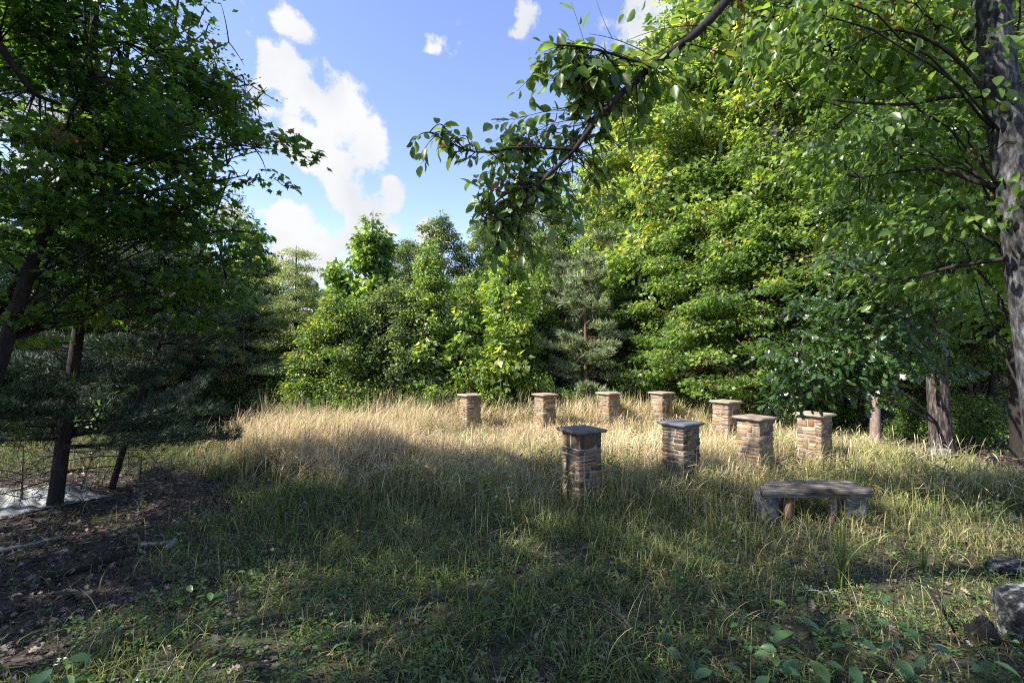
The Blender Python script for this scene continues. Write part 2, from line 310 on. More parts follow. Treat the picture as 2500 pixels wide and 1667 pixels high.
# ------------------------------------------------------------ stone pillars
reseed('pillars')
cT = []; cF = []
def _tmpl():
    idx = {}; V = []
    for sx in (-1, 1):
        for sy in (-1, 1):
            for sz in (-1, 1):
                for ax in range(3): idx[(sx, sy, sz, ax)] = len(V); V.append((sx, sy, sz, ax))
    q = []; tr = []
    for ax in range(3):
        u, w = [k for k in range(3) if k != ax]
        for s in (-1, 1):
            f = []
            for (a, b) in ((-1,-1),(1,-1),(1,1),(-1,1)):
                c = [0, 0, 0]; c[ax] = s; c[u] = a; c[w] = b; f.append(idx[(*c, ax)])
            q.append(f)
    for ax in range(3):                               # edges parallel to ax join the two other faces
        u, w = [k for k in range(3) if k != ax]
        for a in (-1, 1):
            for b in (-1, 1):
                c0 = [0, 0, 0]; c0[u] = a; c0[w] = b; c1 = list(c0); c0[ax] = -1; c1[ax] = 1
                q.append([idx[(*c0, u)], idx[(*c1, u)], idx[(*c1, w)], idx[(*c0, w)]])
    for sx in (-1, 1):
        for sy in (-1, 1):
            for sz in (-1, 1): tr.append([idx[(sx, sy, sz, k)] for k in range(3)])
    V = np.array(V)
    def fix(fs):
        out = []
        for f in fs:
            P = V[f][:, :3]*1.0
            P = np.array([[c*(1 if k == V[i][3] else .8) for k, c in enumerate(V[i][:3])] for i in f])
            nn = np.cross(P[1]-P[0], P[2]-P[1]); out.append(f if nn.dot(P.mean(0)) > 0 else f[::-1])
        return np.array(out)
    return V, fix(q), fix(tr)
CV, CQ, CTr = _tmpl()
def cbox(g, c, s, b, jit=0, a=(1, 1, 1), rot=0):
    """a chamfered, slightly uneven block"""
    c = np.array(c, float); s = np.array(s, float)/2
    sg = CV[:, :3]; ax = CV[:, 3]
    corner = {}
    P = sg*s
    off = -sg*b; off[np.arange(24), ax] = 0
    if jit:
        J = {}
        for i in range(24):
            k = tuple(sg[i]); J.setdefault(k, R.normal(0, jit, 3)); off[i] += J[k]
    P = P+off
    if rot: P = P@np.array([[math.cos(rot), math.sin(rot), 0], [-math.sin(rot), math.cos(rot), 0], [0, 0, 1]])
    g.add(P+c, [CQ, CTr], a)
warm = [(.33,.26,.185),(.36,.3,.225),(.42,.35,.27),(.27,.24,.21),(.32,.2,.12),(.37,.26,.13),(.22,.2,.195),(.46,.4,.32),(.2,.15,.115),(.33,.27,.2),(.29,.25,.21)]
dark = [(.13,.11,.09),(.14,.12,.115),(.28,.22,.17),(.22,.17,.12),(.34,.22,.1),(.17,.17,.18),(.3,.26,.22),(.11,.1,.09),(.36,.3,.23)]  # greyer stones of the two near pillars, partly darkened for shade
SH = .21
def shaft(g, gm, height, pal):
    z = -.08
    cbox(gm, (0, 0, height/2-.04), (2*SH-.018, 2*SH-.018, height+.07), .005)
    k = 0; pal = [tuple(np.array(c)*np.array([.84,.8,.72])*(.72 if pal is dark else 1)) for c in pal]  # the dark palette is lowered again to carry the near pillars' shade
    while z < height-.01:
        rh = min(random.choice([.06, .09, .12, .15, .19]), height-z)
        if height-z-rh < .04: rh = height-z
        for face in range(4):
            long = (face+k) % 2 == 0
            lo, hi = (-SH, SH) if long else (-SH+.09, SH-.09)
            x = lo
            while x < hi-.005:
                w = random.uniform(.09, .27)
                if hi-x-w < .07: w = hi-x
                if w > .34: w /= 2
                sp_ = random.uniform(.35, .65)
                parts = [(z, rh)] if (rh < .09 or random.random() < .4) else ([(z, rh*sp_), (z+rh*sp_, rh*(1-sp_))] if (rh < .15 or random.random() < .6) else [(z, rh*.3), (z+rh*.3, rh*.32), (z+rh*.62, rh*.38)])
                for (zz, hh) in parts:
                    col = np.array(random.choice(pal))*random.uniform(.75, 1.15)
                    pr = random.uniform(-.004, .005)
                    e0 = -pr if (long and x == lo) else .005; e1 = -pr if (long and x+w >= hi-.001) else .005
                    cx = x+w/2+(e0-e1)/2*1.; ww = w-e0-e1; dep = .1+pr
                    cy_ = -(SH+pr)+dep/2
                    a = face*math.pi/2; ca, sa = math.cos(a), math.sin(a)
                    c = (cx*ca-cy_*sa, cx*sa+cy_*ca, zz+hh/2)
                    # rows of vertices turned with the face
                    cbox(g, c, (ww-.006, dep, hh-.013), min(.008, hh*.18), .006, col, rot=a)
                x += w
        z += rh; k += 1
def cap(g, col):
    n = 9; s = .262; V = []; u = np.linspace(-1, 1, n)
    X, Y = np.meshgrid(u*s, u*s)
    edge = (np.abs(X) > s*.99) | (np.abs(Y) > s*.99)
    jx = R.normal(0, .004, X.shape)*edge; jy = R.normal(0, .004, X.shape)*edge
    top = .05+R.normal(0, .0015, X.shape)-.006*edge
    ins = 1+.018*(~edge)
    T = np.stack([X+jx, Y+jy, top], -1).reshape(-1, 3); B = np.stack([(X+jx)*.985, (Y+jy)*.985, np.zeros_like(X)], -1).reshape(-1, 3)
    ii = (np.arange(n-1)[:, None]*n+np.arange(n-1)[None]).ravel(); Q = np.stack([ii, ii+1, ii+n+1, ii+n], -1)
    ring = np.concatenate([np.arange(n), np.arange(1, n)*n+n-1, (n-1)*n+np.arange(n-2, -1, -1), np.arange(n-2, 0, -1)*n]); m_ = len(ring); r2 = np.roll(ring, -1)
    g.add(np.concatenate([T, B]), [Q, Q[:, ::-1]+n*n, np.stack([ring+n*n, r2+n*n, r2, ring], -1)], col)
pillars = [  # x, y, palette, cap colour, label
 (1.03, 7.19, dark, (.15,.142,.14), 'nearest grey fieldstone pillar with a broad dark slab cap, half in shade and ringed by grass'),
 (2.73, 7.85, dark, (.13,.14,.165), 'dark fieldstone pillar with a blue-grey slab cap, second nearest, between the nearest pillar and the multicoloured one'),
 (4.25, 8.49, warm, (.26,.21,.17), 'multicoloured rubble pillar with a brown slab cap standing just behind the left end of the bench'),
 (5.57, 8.93, warm, (.34,.28,.22), 'pillar with orange and grey stones at the right end of the ring, its cap under the oak leaves'),
 (4.91, 11.13, warm, (.33,.27,.2), 'sunlit pillar with a big yellow block low in its side, behind the two right-hand pillars'),
 (4.14, 13.4, warm, (.36,.29,.22), 'far tan stone pillar, rightmost of the four small ones along the back of the grass'),
 (2.66, 13.3, warm, (.36,.29,.22), 'far stone pillar in the back row directly behind and right of the nearest pillar'),
 (0.88, 12.9, warm, (.34,.28,.21), 'far stone pillar in the back row with an ochre shaded side, left of the nearest pillar'),
 (-1.1, 12.75, warm, (.33,.28,.22), 'leftmost far stone pillar, standing among bent hay coloured grass')]
PTOP = .45
for i, (x, y, pal, cc, lab) in enumerate(pillars):
    zb = float(hz(x, y)); e = empty('stone_pillar', (x, y, zb), lab, 'pillar', 'ring of stone pillars in the tall grass', rad(31+R.normal(0, 1.2)))
    h = PTOP-.05-zb
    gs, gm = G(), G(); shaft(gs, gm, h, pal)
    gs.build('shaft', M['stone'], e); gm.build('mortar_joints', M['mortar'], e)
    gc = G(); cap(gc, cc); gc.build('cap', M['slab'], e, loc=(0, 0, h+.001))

# ------------------------------------------------------------ bench
bx, by = 3.87, 6.3; bz = float(hz(bx, by))+.03
bench = empty('bench', (bx, by, bz), 'low weathered timber bench on rough blocks and log stubs, in front of the pillars', 'bench', rz=rad(-1.5))
def plank(cx, cyy, cz, lx, ly, lz, ry=0, rz=0, taper=0):
    n = 14; u = np.linspace(-1, 1, n); V = []
    for a in u:
        w = ly/2*(1-taper*max(0, -a)); x = a*lx/2
        for (yy, zz) in ((-w, -lz/2), (w, -lz/2), (w, lz/2*.85), (w*.85, lz/2), (-w*.85, lz/2), (-w, lz/2*.8)):
            V.append((x+R.normal(0, .003)+(yy*.15 if abs(a) == 1 else 0), yy+R.normal(0, .006), zz+R.normal(0, .0035)))
    V = np.array(V); c, s = math.cos(ry), math.sin(ry); V = np.stack([V[:, 0]*c+V[:, 2]*s, V[:, 1], -V[:, 0]*s+V[:, 2]*c], -1)
    c, s = math.cos(rz), math.sin(rz); V = np.stack([V[:, 0]*c-V[:, 1]*s, V[:, 0]*s+V[:, 1]*c, V[:, 2]], -1)
    g = G(); i = np.arange(n-1)[:, None]*6; j = np.arange(6)[None]; k = (j+1) % 6
    g.add(V+np.array([cx, cyy, cz]), [np.stack([i+j, i+k, i+6+k, i+6+j], -1).reshape(-1, 4), np.arange(6)[None, ::-1], (np.arange(6)+(n-1)*6)[None]])
    g.build('plank', M['wood'], bench)
plank(-.01, -.12, .37, 1.34, .13, .115, ry=rad(-.4), taper=.1)
plank(.03, .02, .395, 1.22, .13, .07, ry=rad(.5), rz=rad(1.3))
plank(.1, .155, .4, 1.1, .12, .065, ry=rad(-.6), rz=rad(-.8))
for (x, y, w, d_, h, rz_) in ((-.56, .02, .17, .3, .325, .1), (.52, .03, .24, .3, .335, -.12)):
    g = G(); cbox(g, (x, y, h/2-.03), (w, d_, h+.05), .025, .012, rot=rz_); g.build('leg', M['block'], bench)
for (x, y, r_, h, ma) in ((-.35, -.09, .065, .29, 'bark_red'), (.23, -.06, .05, .345, 'wood_end'), (.36, .06, .05, .345, 'wood_end')):
    g = G(); tube(g, [(x, y, -.06), (x+.01, y, h*.3), (x+.012, y, h*.7), (x+.02, y, h)], [r_, r_*.95, r_*.97, r_*.93], 11, wob=.04); g.build('log_leg', M[ma], bench)

# ------------------------------------------------------------ rocks, block, tarp, stump, sticks
def rockmesh(name, mat, c, r, label, cat, seed, parent=None):
    rr = np.random.default_rng(seed); n1, n2 = 30, 44
    ph = np.linspace(0, math.pi, n1)[:, None]; th = np.linspace(0, 2*math.pi, n2, endpoint=False)[None]
    d_ = np.stack([np.sin(ph)*np.cos(th), np.sin(ph)*np.sin(th), np.cos(ph)*np.ones_like(th)], -1)
    f = np.ones(d_.shape[:2])
    for k in range(26):                                # flat cleaved facets
        nn = rr.normal(0, 1, 3); nn /= np.linalg.norm(nn); dd = rr.uniform(.72, .98)
        dt = d_@nn; f = np.where(dt > .05, np.minimum(f, dd/np.maximum(dt, .05)), f)
    f = f*(1+.05*np.sin(d_[..., 0]*5+d_[..., 2]*4)*np.sin(d_[..., 1]*6)+.03*np.sin(d_[..., 0]*13)*np.sin(d_[..., 1]*11+d_[..., 2]*9)) + rr.normal(0, .006, f.shape)
    f[0] = f[0].mean(); f[-1] = f[-1].mean()
    V = d_*f[..., None]*np.array(r)
    g = G(); i = np.arange(n1-1)[:, None]*n2; j = np.arange(n2)[None]; k = (j+1) % n2
    g.add(V, [np.stack([i+j, i+n2+j, i+n2+k, i+k], -1).reshape(-1, 4)])
    o = g.build(name, mat, loc=c); return tag(o, label, cat)
def gp(x, y, dz=0): return (x, y, float(hz(x, y))+dz)
rockmesh('boulder', M['rock'], gp(3.62, 3.15, .07), (.5, .42, .26), 'lichen spotted grey and black boulder at the right edge, nearest the viewer', 'boulder', 5)
rockmesh('flat_rock', M['rock'], gp(4.75, 4.55, .02), (.28, .2, .09), 'small flat lichen covered rock lying in the grass at the right edge', 'rock', 9)
g = G(); cbox(g, (0, 0, .14), (.33, .3, .36), .03, .012, rot=.3); cbx = tag(g.build('stone_block', M['block'], loc=gp(8.2, 9.3)), 'squat grey stone block on the ground at the foot of the thick oak', 'block')
g = G(); tube(g, [(0,0,-.05),(.0,0,.05),(-.02,0,.12),(-.03,.01,.16),(-.03,.01,.13)], [.08,.07,.065,.05,.02], 13, wob=.22); tag(g.build('burnt_stump', M['char'], loc=gp(3.02, 3.12)), 'small jagged blackened stump beside the lichen boulder', 'stump')
# dead bare branch leaning out of the boulder's side
g = G()
for (a, b, r_) in (((0,0,0),(-.32,.12,.62),.009),((-.05,.02,.1),(-.12,.1,.5),.006),((-.16,.06,.3),(-.42,.2,.42),.005),((-.2,.08,.4),(-.25,.2,.66),.004)):
    a = np.array(a); b = np.array(b); tube(g, bez(a, (a+b)/2+R.normal(0, .03, 3), b, 6), np.linspace(r_, .002, 6), 5)
tag(g.build('dead_branch', M['char'], loc=gp(3.0, 3.3)), 'thin black dead stem standing up beside the burnt stump', 'branch')
# crumpled tarp
n = 60; u, v = np.meshgrid(np.linspace(-1, 1, n), np.linspace(-1, 1, n))
tx = -7.75+u*1.35+v*.3; ty = 7.1+v*.55+.12*np.sin(u*5)-.1*u
w = .05*np.abs(np.sin(u*5+v*4+np.sin(v*7)))+.04*np.abs(np.sin(u*11-v*6+2))+.14*np.exp(-((u+.35)**2*7+(v)**2*4))+.02*np.sin(u*23+v*19)
tz = hz(tx, ty)+.02+w*(1-np.maximum(np.abs(u), np.abs(v))**6)
g = G(); ii = (np.arange(n-1)[:, None]*n+np.arange(n-1)[None]).ravel(); Q = np.stack([ii, ii+1, ii+n+1, ii+n], -1)
T = np.stack([tx, ty, tz], -1).reshape(-1, 3); g.add(T, [Q]); 
o = tag(g.build('tarp', M['tarp'], smooth=True), 'crumpled pale grey-white tarp spread on the leaf litter behind the dark trunks', 'tarp')
sdm = o.modifiers.new('thick', 'SOLIDIFY'); sdm.thickness = .006
def stick(name, pts, r0, r1, mat, label, n=7, cat='stick', sub=None):
    g = G(); P = smoothpath(pts, 14); tube(g, P, np.linspace(r0, r1, 14), n, wob=.1)
    for k in range(sub or 0):
        i = random.randint(3, 11); d_ = R.normal(0, 1, 3); d_[2] = abs(d_[2])*.4; tube(g, [P[i], P[i]+d_*.06, P[i]+d_*.12+R.normal(0, .02, 3)], [r1*.7, r1*.5, .002], 4)
    tag(g.build(name, mat), label, cat)
def GP(px, py, dz=0):                                   # where a sight line through (px,py) meets the ground
    d = 2.
    for _ in range(60):
        z = float(hz((px-1176)/F*d, d))+dz; d = .5*d+.5*(1.6-z)*F/max(py-804, 5)
    return np.array([(px-1176)/F*d, d, float(hz((px-1176)/F*d, d))+dz])
stick('fallen_log', [GP(105,1325,.0),GP(180,1306,.02),GP(250,1284,.015),GP(300,1272,.0)], .045, .03, M['bark_dark'], 'dark rotting log half sunk in the leaf litter on the left', 9, 'log', 3)
stick('fallen_branch', [GP(0,1262,.03),GP(60,1250,.05),GP(150,1228,.04)], .03, .012, M['stick'], 'grey fallen branch on the litter near the left edge', 6, 'branch', 4)
stick('stick', [GP(332,1246,.03),GP(372,1244,.04),GP(400,1240,.03)], .022, .018, M['stick'], 'short pale stick lying on the litter beyond the log', 6)
stick('bark_piece', [GP(388,1256,.03),GP(408,1238,.05)], .035, .03, M['stick'], 'small pale piece of bark beside the short stick', 6, 'bark')
stick('dry_twig', [GP(175,1480,.03),GP(215,1462,.08),GP(245,1440,.13)], .006, .003, M['stick'], 'thin pale forked twig in the lower left litter', 5, 'twig', 3)
stick('leaning_stick', [GP(355,1600,.02),GP(395,1530,.05),GP(412,1500,.12)], .008, .004, M['stick'], 'thin stick poking up at the bottom edge in the sunlit grass', 5, 'twig', 2)

# ------------------------------------------------------------ trees
SD = np.array(sun_dir)
GAPS = [(GP(px, py), r_) for px, py, r_ in ((2080,1385,.42),(2150,1345,.3),(1990,1360,.22),(1960,1228,.3),(2200,1265,.35),(2010,1260,.2),(470,1515,.3),(570,1470,.28),(430,1560,.22),(130,1365,.1),(250,1350,.12),(980,1215,.13),(1780,1500,.1),(1290,1300,.1),
        (830,1440,.12),(1500,1080,.6),(1300,1060,.7),(1100,1045,.8),(900,1030,.8),(700,1020,.7),(1380,1140,.4),(1700,1110,.5))]
def gap_keep(P):  # drops leaves on the sun's path so light lands on chosen spots
    keep = np.ones(len(P), bool)
    for c, r_ in GAPS:
        d = P-c; t_ = d@SD; keep &= ~((np.linalg.norm(d-t_[:, None]*SD, axis=1) < r_) & (t_ > .5))
    return keep
def sample_blobs(blobs, n, shell=.45):
    w = np.array([abs(b[1][0]*b[1][1]*b[1][2])**.8*(b[2] if len(b) > 2 else 1) for b in blobs]); w /= w.sum()
    k = R.choice(len(blobs), n, p=w); d = R.normal(0, 1, (n, 3)); d /= np.linalg.norm(d, axis=1, keepdims=True)
    r = R.uniform(0, 1, n)**shell; r = r*np.where(R.uniform(0, 1, n) < .16, R.uniform(1.05, 1.45, n), 1.); c = np.array([b[0] for b in blobs], float)[k]; s = np.array([b[1] for b in blobs], float)[k]
    return c+d*r[:, None]*s, k
def leafy(name, base, label, trunk, tr, blobs, nspray, per, leaf, ls, mat, bark, cat='tree', group=None, spread=.45, flat=.3, limbs=2,
          tintc=(.35, .2), droop=.35, nvar=.45, tsides=9, twig=.01, tint_fn=None, limb_r=.4, ebark=None, extra=None, crown=True, shell=.45, wob=.03):
    base = np.array(base, float); reseed(label)
    e = empty(name, tuple(base), label, cat, group)
    gt, gl = G(), G(); gb_ = G() if ebark else gt
    tp = smoothpath(np.array(trunk, float), 16); rr = np.interp(np.linspace(0, 1, 16), np.linspace(0, 1, len(tr)), tr)
    tube(gt, tp, rr, tsides, wob=wob)
    nodes = [tp[4:]]
    for (c, s, *_) in blobs:
        for _k in range(limbs):
            c_ = np.array(c, float); end = c_+R.normal(0, .35, 3)*np.array(s)
            cand = np.where(tp[:, 2] < end[2]-.1*abs(end[2]-tp[0, 2]))[0]; i = int(cand[-1]) if len(cand) else 6
            i = max(3, min(15, i-random.randint(0, 2)))
            p0 = tp[i]; mid = (p0+end)/2+np.array([0, 0, .12*np.linalg.norm(end-p0)])+R.normal(0, .06, 3)*np.linalg.norm(end-p0)
            P = bez(p0, mid, end, 9); P[1:-1] += R.normal(0, .02, (7, 3))
            tube(gb_, P, np.linspace(min(rr[i]*.8, max(rr[i]*limb_r, .012)), twig*.7, 9), 6); nodes.append(P[2:])
    for (pts, r0, r1) in (extra or []):
        P = smoothpath(pts, 16); tube(gb_, P, np.linspace(r0, r1, 16), 7); nodes.append(P)
    nodes = np.concatenate(nodes)
    if crown:
        sp, kk = sample_blobs(blobs, nspray, shell)
        d2 = ((sp[:, None]-nodes[None])**2).sum(-1); nn = nodes[d2.argmin(1)]
        for a, b in zip(nn, sp):
            L_ = np.linalg.norm(b-a)
            tube(gb_, bez(a, (a+b)/2+np.array([0, 0, .1*L_])+R.normal(0, .04, 3)*L_, b, 5), np.linspace(twig, twig*.3, 5), 3)
        n = nspray*per; S = np.repeat(sp, per, axis=0); out = np.repeat(sp-nn, per, axis=0); out[:, 2] *= .3
        out /= np.linalg.norm(out, axis=1, keepdims=True)+1e-6
        off = R.normal(0, 1, (n, 3)); off /= np.linalg.norm(off, axis=1, keepdims=True); off *= (R.uniform(0, 1, n)**.5)[:, None]*spread
        off[:, 2] *= flat
        off[:, 2] -= droop*.5*(off[:, 0]**2+off[:, 1]**2)/spread
        Pp = S+off+out*spread*.3
        Yd = off/spread+out*.7+R.normal(0, .35, (n, 3)); Yd[:, 2] -= droop
        Nn = np.tile([0, 0, 1.], (n, 1))+R.normal(0, nvar, (n, 3))
        tin = np.clip(np.repeat(R.normal(tintc[0], tintc[1], nspray), per)+R.normal(0, .06, n), 0, 1)
        if tint_fn is not None: tin = np.clip(tin+tint_fn(Pp+base), 0, 1)
        kp = gap_keep(Pp+base); n = int(kp.sum())
        inst(gl, leaf[0], leaf[1], Pp[kp], Yd[kp], Nn[kp], ls*R.uniform(.6, 1.25, n), np.stack([tin[kp]]*3, -1))
    gt.build('trunk', M[bark], e, smooth=True)
    if crown: gl.build('crown', M[mat], e)
    if ebark: gb_.build('branches', M[ebark], e, smooth=True)
    return e
def pine(name, base, label, h, width, mat, bark, tr=.1, tufts=2600, start=.15, ls=.13, needle=NEEDLE_FAR, lean=(0, 0), group=None, dens=1., irregular=.3, whorl=.4, top=.15, deadlow=0, tint=(.4, .22)):
    reseed(label); e = empty(name, tuple(base), label, 'tree', group)
    gt, gl = G(), G()
    tp = smoothpath([(0,0,-.1),(lean[0]*.3,lean[1]*.3,h*.35),(lean[0]*.7,lean[1]*.7,h*.7),(lean[0],lean[1],h)], 20); tube(gt, tp, np.linspace(tr, .012, 20), 8, wob=.05)
    P_, Y_ = [], []
    z = h*start
    while z < h*.97:
        f = (z/h); prof = (1-f)**.75*(1-top)+top*.6
        for k in range(random.randint(3, 5)):
            az = random.uniform(0, 6.28); ln = width*prof*random.uniform(1-irregular*1.4, 1+irregular)
            p0 = np.array([np.interp(z, tp[:, 2], tp[:, 0]), np.interp(z, tp[:, 2], tp[:, 1]), z+random.uniform(-.1, .1)])
            d_ = np.array([math.cos(az), math.sin(az), 0]); up = random.uniform(-.05, .3)*ln
            P = bez(p0, p0+d_*ln*.55+np.array([0, 0, up*.2]), p0+d_*ln+np.array([0, 0, up]), 7)
            tube(gt, P, np.linspace(max(.006, .022*prof), .004, 7), 4)
            m_ = max(4, int(tufts/(h/whorl*4)*prof*1.6))
            for q in range(m_):
                s_ = random.uniform(.22, 1.)**.8; c = P[0]+(P[-1]-P[0])*s_+np.array([0, 0, up*(s_*s_-s_)])
                sd_ = np.cross(d_, [0, 0, 1])*random.choice((-1, 1))*random.uniform(0, .42)*ln*(1.15-s_)+np.array([0, 0, random.uniform(-.03, .12)])
                c = c+sd_; P_.append(c); Y_.append(d_*.8+sd_*1.5+np.array([0, 0, .5])+R.normal(0, .25, 3))
        z += whorl*random.uniform(.6, 1.2)
    P_ = np.array(P_); Y_ = np.array(Y_); n = len(P_)
    kp = gap_keep(P_+np.array(base)); P_ = P_[kp]; Y_ = Y_[kp]; n = len(P_)
    tin = np.clip(R.normal(tint[0], tint[1], n), 0, 1)
    inst(gl, needle[0], needle[1], P_, Y_, R.normal(0, 1, (n, 3)), ls*R.uniform(.7, 1.25, n), np.stack([tin]*3, -1))
    for k in range(deadlow):                            # dead lower twigs
        z = random.uniform(.3, h*start+.6); az = random.uniform(0, 6.28); d_ = np.array([math.cos(az), math.sin(az), random.uniform(-.15, .2)]); ln = random.uniform(.5, 1.5)
        p0 = np.array([np.interp(z, tp[:, 2], tp[:, 0]), np.interp(z, tp[:, 2], tp[:, 1]), z]); P = bez(p0, p0+d_*ln*.5+R.normal(0, .1, 3), p0+d_*ln+np.array([0, 0, -.1]), 7)
        tube(gt, P, np.linspace(.009, .002, 7), 4)
        for q in range(7):
            i = random.randint(2, 6); dd = R.normal(0, .18, 3)+d_*.15; tube(gt, [P[i], P[i]+dd*.6, P[i]+dd+R.normal(0, .03, 3)], [.004, .003, .0015], 3)
    gt.build('trunk', M[bark], e, smooth=True); gl.build('crown', M[mat], e)
    return e

# --- the near maple on the left: its crown hangs over the left third and shades the foreground
mb = np.array([-5.95, 5.0, float(hz(-5.95, 5.0))])
def L_(p): return tuple(np.array(p)-mb)
mapt = [(0,0,-.1), L_(D(-10,860,5.)), L_(D(98,520,5.)), L_(D(180,310,5.)), L_(D(205,0,5.)), L_((-4.5,4.9,7.5)), L_((-4.8,4.6,9.5))]
leafy('maple_tree', mb, 'large dark green maple overhanging the left side, nearest tree on the left', mapt, [.075,.065,.055,.045,.035,.025,.015],
  [(L_(D(250,90,5.)),(.75,1.1,.6)), (L_(D(90,110,5.)),(.9,1.4,.9)), (L_(D(380,260,5.3)),(.6,1.,.4)), (L_(D(430,345,5.4)),(.85,1.1,.22)), (L_(D(180,380,5.)),(1.0,1.3,.7)), (L_(D(505,400,5.5)),(.45,.7,.13)),
   (L_(D(575,335,5.6)),(.42,.6,.1)), (L_(D(330,120,5.2)),(.4,.7,.3)), (L_(D(330,500,5.7)),(.85,1.2,.3)), (L_(D(100,560,5.3)),(1.0,1.3,.5)), (L_(D(420,640,6.)),(.75,1.0,.22)), (L_(D(300,720,6.2)),(.8,.9,.22)), (L_(D(120,700,5.6)),(.8,.9,.3)), (L_(D(490,590,6.5)),(.6,.8,.15)), (L_(D(430,690,6.5)),(.6,.8,.18)), (L_(D(575,345,5.6)),(.45,.5,.08),2.), (L_(D(560,530,6.5)),(.22,.4,.07),2.), (L_(D(120,-160,4.9)),(1.1,1.2,.7)),
   (L_((-5.3,4.0,7.4)),(2.4,2.0,1.3),.4), (L_((-3.2,3.2,6.5)),(1.4,1.5,.6),.45)],
  680, 38, MAPLE, .1, 'leaf_dark', 'bark_dark', limb_r=.2, spread=.36, flat=.22, limbs=2, tintc=(.42,.2), nvar=.5, droop=.3,
  extra=[([L_(D(225,440,5.)), L_(D(300,440,5.2)), L_(D(430,425,5.4)), L_(D(560,400,5.6))],.022,.006), ([L_(D(195,305,5.)),L_(D(300,300,5.1)),L_(D(440,310,5.3)),L_(D(560,330,5.5))],.02,.005),
         ([L_(D(95,520,5.)),L_(D(160,500,5.)),L_(D(250,440,5.1)),L_(D(330,400,5.2))],.028,.006), ([L_(D(-60,760,5.3)),L_(D(10,690,5.3)),L_(D(70,590,5.3)),L_(D(110,460,5.3))],.06,.035),
         ([L_(D(-20,90,4.2)),L_(D(30,160,4.3)),L_(D(70,210,4.4)),L_(D(130,235,4.6))],.035,.015)])
# --- a second maple whose leaves turn red at the tips, just behind
rb = np.array([-7.9, 6.3, float(hz(-7.9, 6.3))])
def L_(p): return tuple(np.array(p)-rb)
cR = D(590, 205, 6.3)
leafy('red_maple_tree', rb, 'small leaved maple with reddening tips against the cloud, behind the large dark maple', [(0,0,-.1),L_((-7.4,6.3,2.)),L_((-6.3,6.3,4.)),L_((-4.7,6.3,5.2)),L_((-4.4,6.3,6.3))], [.07,.06,.045,.03,.012],
  [(L_(D(480,215,6.3)),(.65,.6,.65)), (L_(D(570,205,6.3)),(.4,.4,.22)), (L_(D(430,120,6.3)),(.35,.5,.5)), (L_(D(470,40,6.)),(.3,.4,.3),.6)],
  150, 46, SIMPLE, .075, 'leaf_red', 'bark_dark', spread=.26, flat=.5, limbs=3, tintc=(.12,.12), tint_fn=lambda P: .75*np.exp(-((P-cR)**2).sum(1)/.08))
# --- dark pines and thin trunks at the left
pb = GP(138*.9408, 1160)
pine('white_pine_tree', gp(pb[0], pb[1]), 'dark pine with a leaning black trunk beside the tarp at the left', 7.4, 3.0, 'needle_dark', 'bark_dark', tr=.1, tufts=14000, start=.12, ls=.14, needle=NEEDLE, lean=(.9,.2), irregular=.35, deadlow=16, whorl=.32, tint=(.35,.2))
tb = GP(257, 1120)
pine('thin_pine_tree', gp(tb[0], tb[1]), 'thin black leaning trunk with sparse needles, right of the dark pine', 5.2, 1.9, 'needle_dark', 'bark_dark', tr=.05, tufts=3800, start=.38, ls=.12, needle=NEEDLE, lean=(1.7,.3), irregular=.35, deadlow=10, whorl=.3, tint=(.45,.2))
def bare(name, base, h, lean, r, n, label, cat='sapling', spread=.5, mat='twig'):
    g = G(); base = np.array(base); P = smoothpath([(0,0,-.05),(lean[0]*.4,lean[1]*.4,h*.4),(lean[0],lean[1],h)], 10); tube(g, P, np.linspace(r, .002, 10), 6)
    for k in range(n):
        i = random.randint(1, 9); az = random.uniform(0, 6.28); ln = spread*random.uniform(.5, 1.3)
        d_ = np.array([math.cos(az), math.sin(az), random.uniform(-.1, .6)])*ln; Q = bez(P[i], P[i]+d_*.5+R.normal(0, .07, 3), P[i]+d_, 6); tube(g, Q, np.linspace(r*.45, .0015, 6), 4)
        for q in range(5):
            j = random.randint(2, 5); dd = R.normal(0, .16, 3)*spread*2; tube(g, [Q[j], Q[j]+dd*.6, Q[j]+dd+R.normal(0, .03, 3)], [r*.2, .0018, .001], 3)
    return tag(g.build(name, M[mat], loc=tuple(base)), label, cat)
bare('bare_sapling', GP(325,1105), .62, (.04,0), .016, 5, 'short leafless dark sapling standing right of the thin leaning pine', spread=.25)
bare('twiggy_shrub', GP(55,1155), .9, (-.03,.05), .02, 26, 'leafless twiggy shrub in front of the tarp at the far left', 'shrub', .75)
bare('dead_shrub', GP(185,1135), .65, (.15,.1), .012, 24, 'tangle of bare dead twigs between the two dark pine trunks', 'shrub', .7)
bare('bare_shrub', GP(300,1090), .6, (-.1,.1), .01, 20, 'low leafless bush behind the thin leaning pine, before the lit ground', 'shrub', .7)

def rblobs(seed, n, z0, z1, prof, size, flat):
    rr = np.random.default_rng(seed); out = []
    for k in range(n):
        f = (k+rr.uniform(.1, .9))/n; z = z0+(z1-z0)*f; a = k*2.4+rr.uniform(-.5, .5); rad_ = prof(f)*rr.uniform(.45, 1.)
        q = size*rr.uniform(.7, 1.25)*(.55+.45*min(1, prof(f)))
        out.append(((rad_*math.cos(a), rad_*math.sin(a), z), (q, q*rr.uniform(.8, 1.1), q*flat*rr.uniform(.8, 1.3))))
    return out
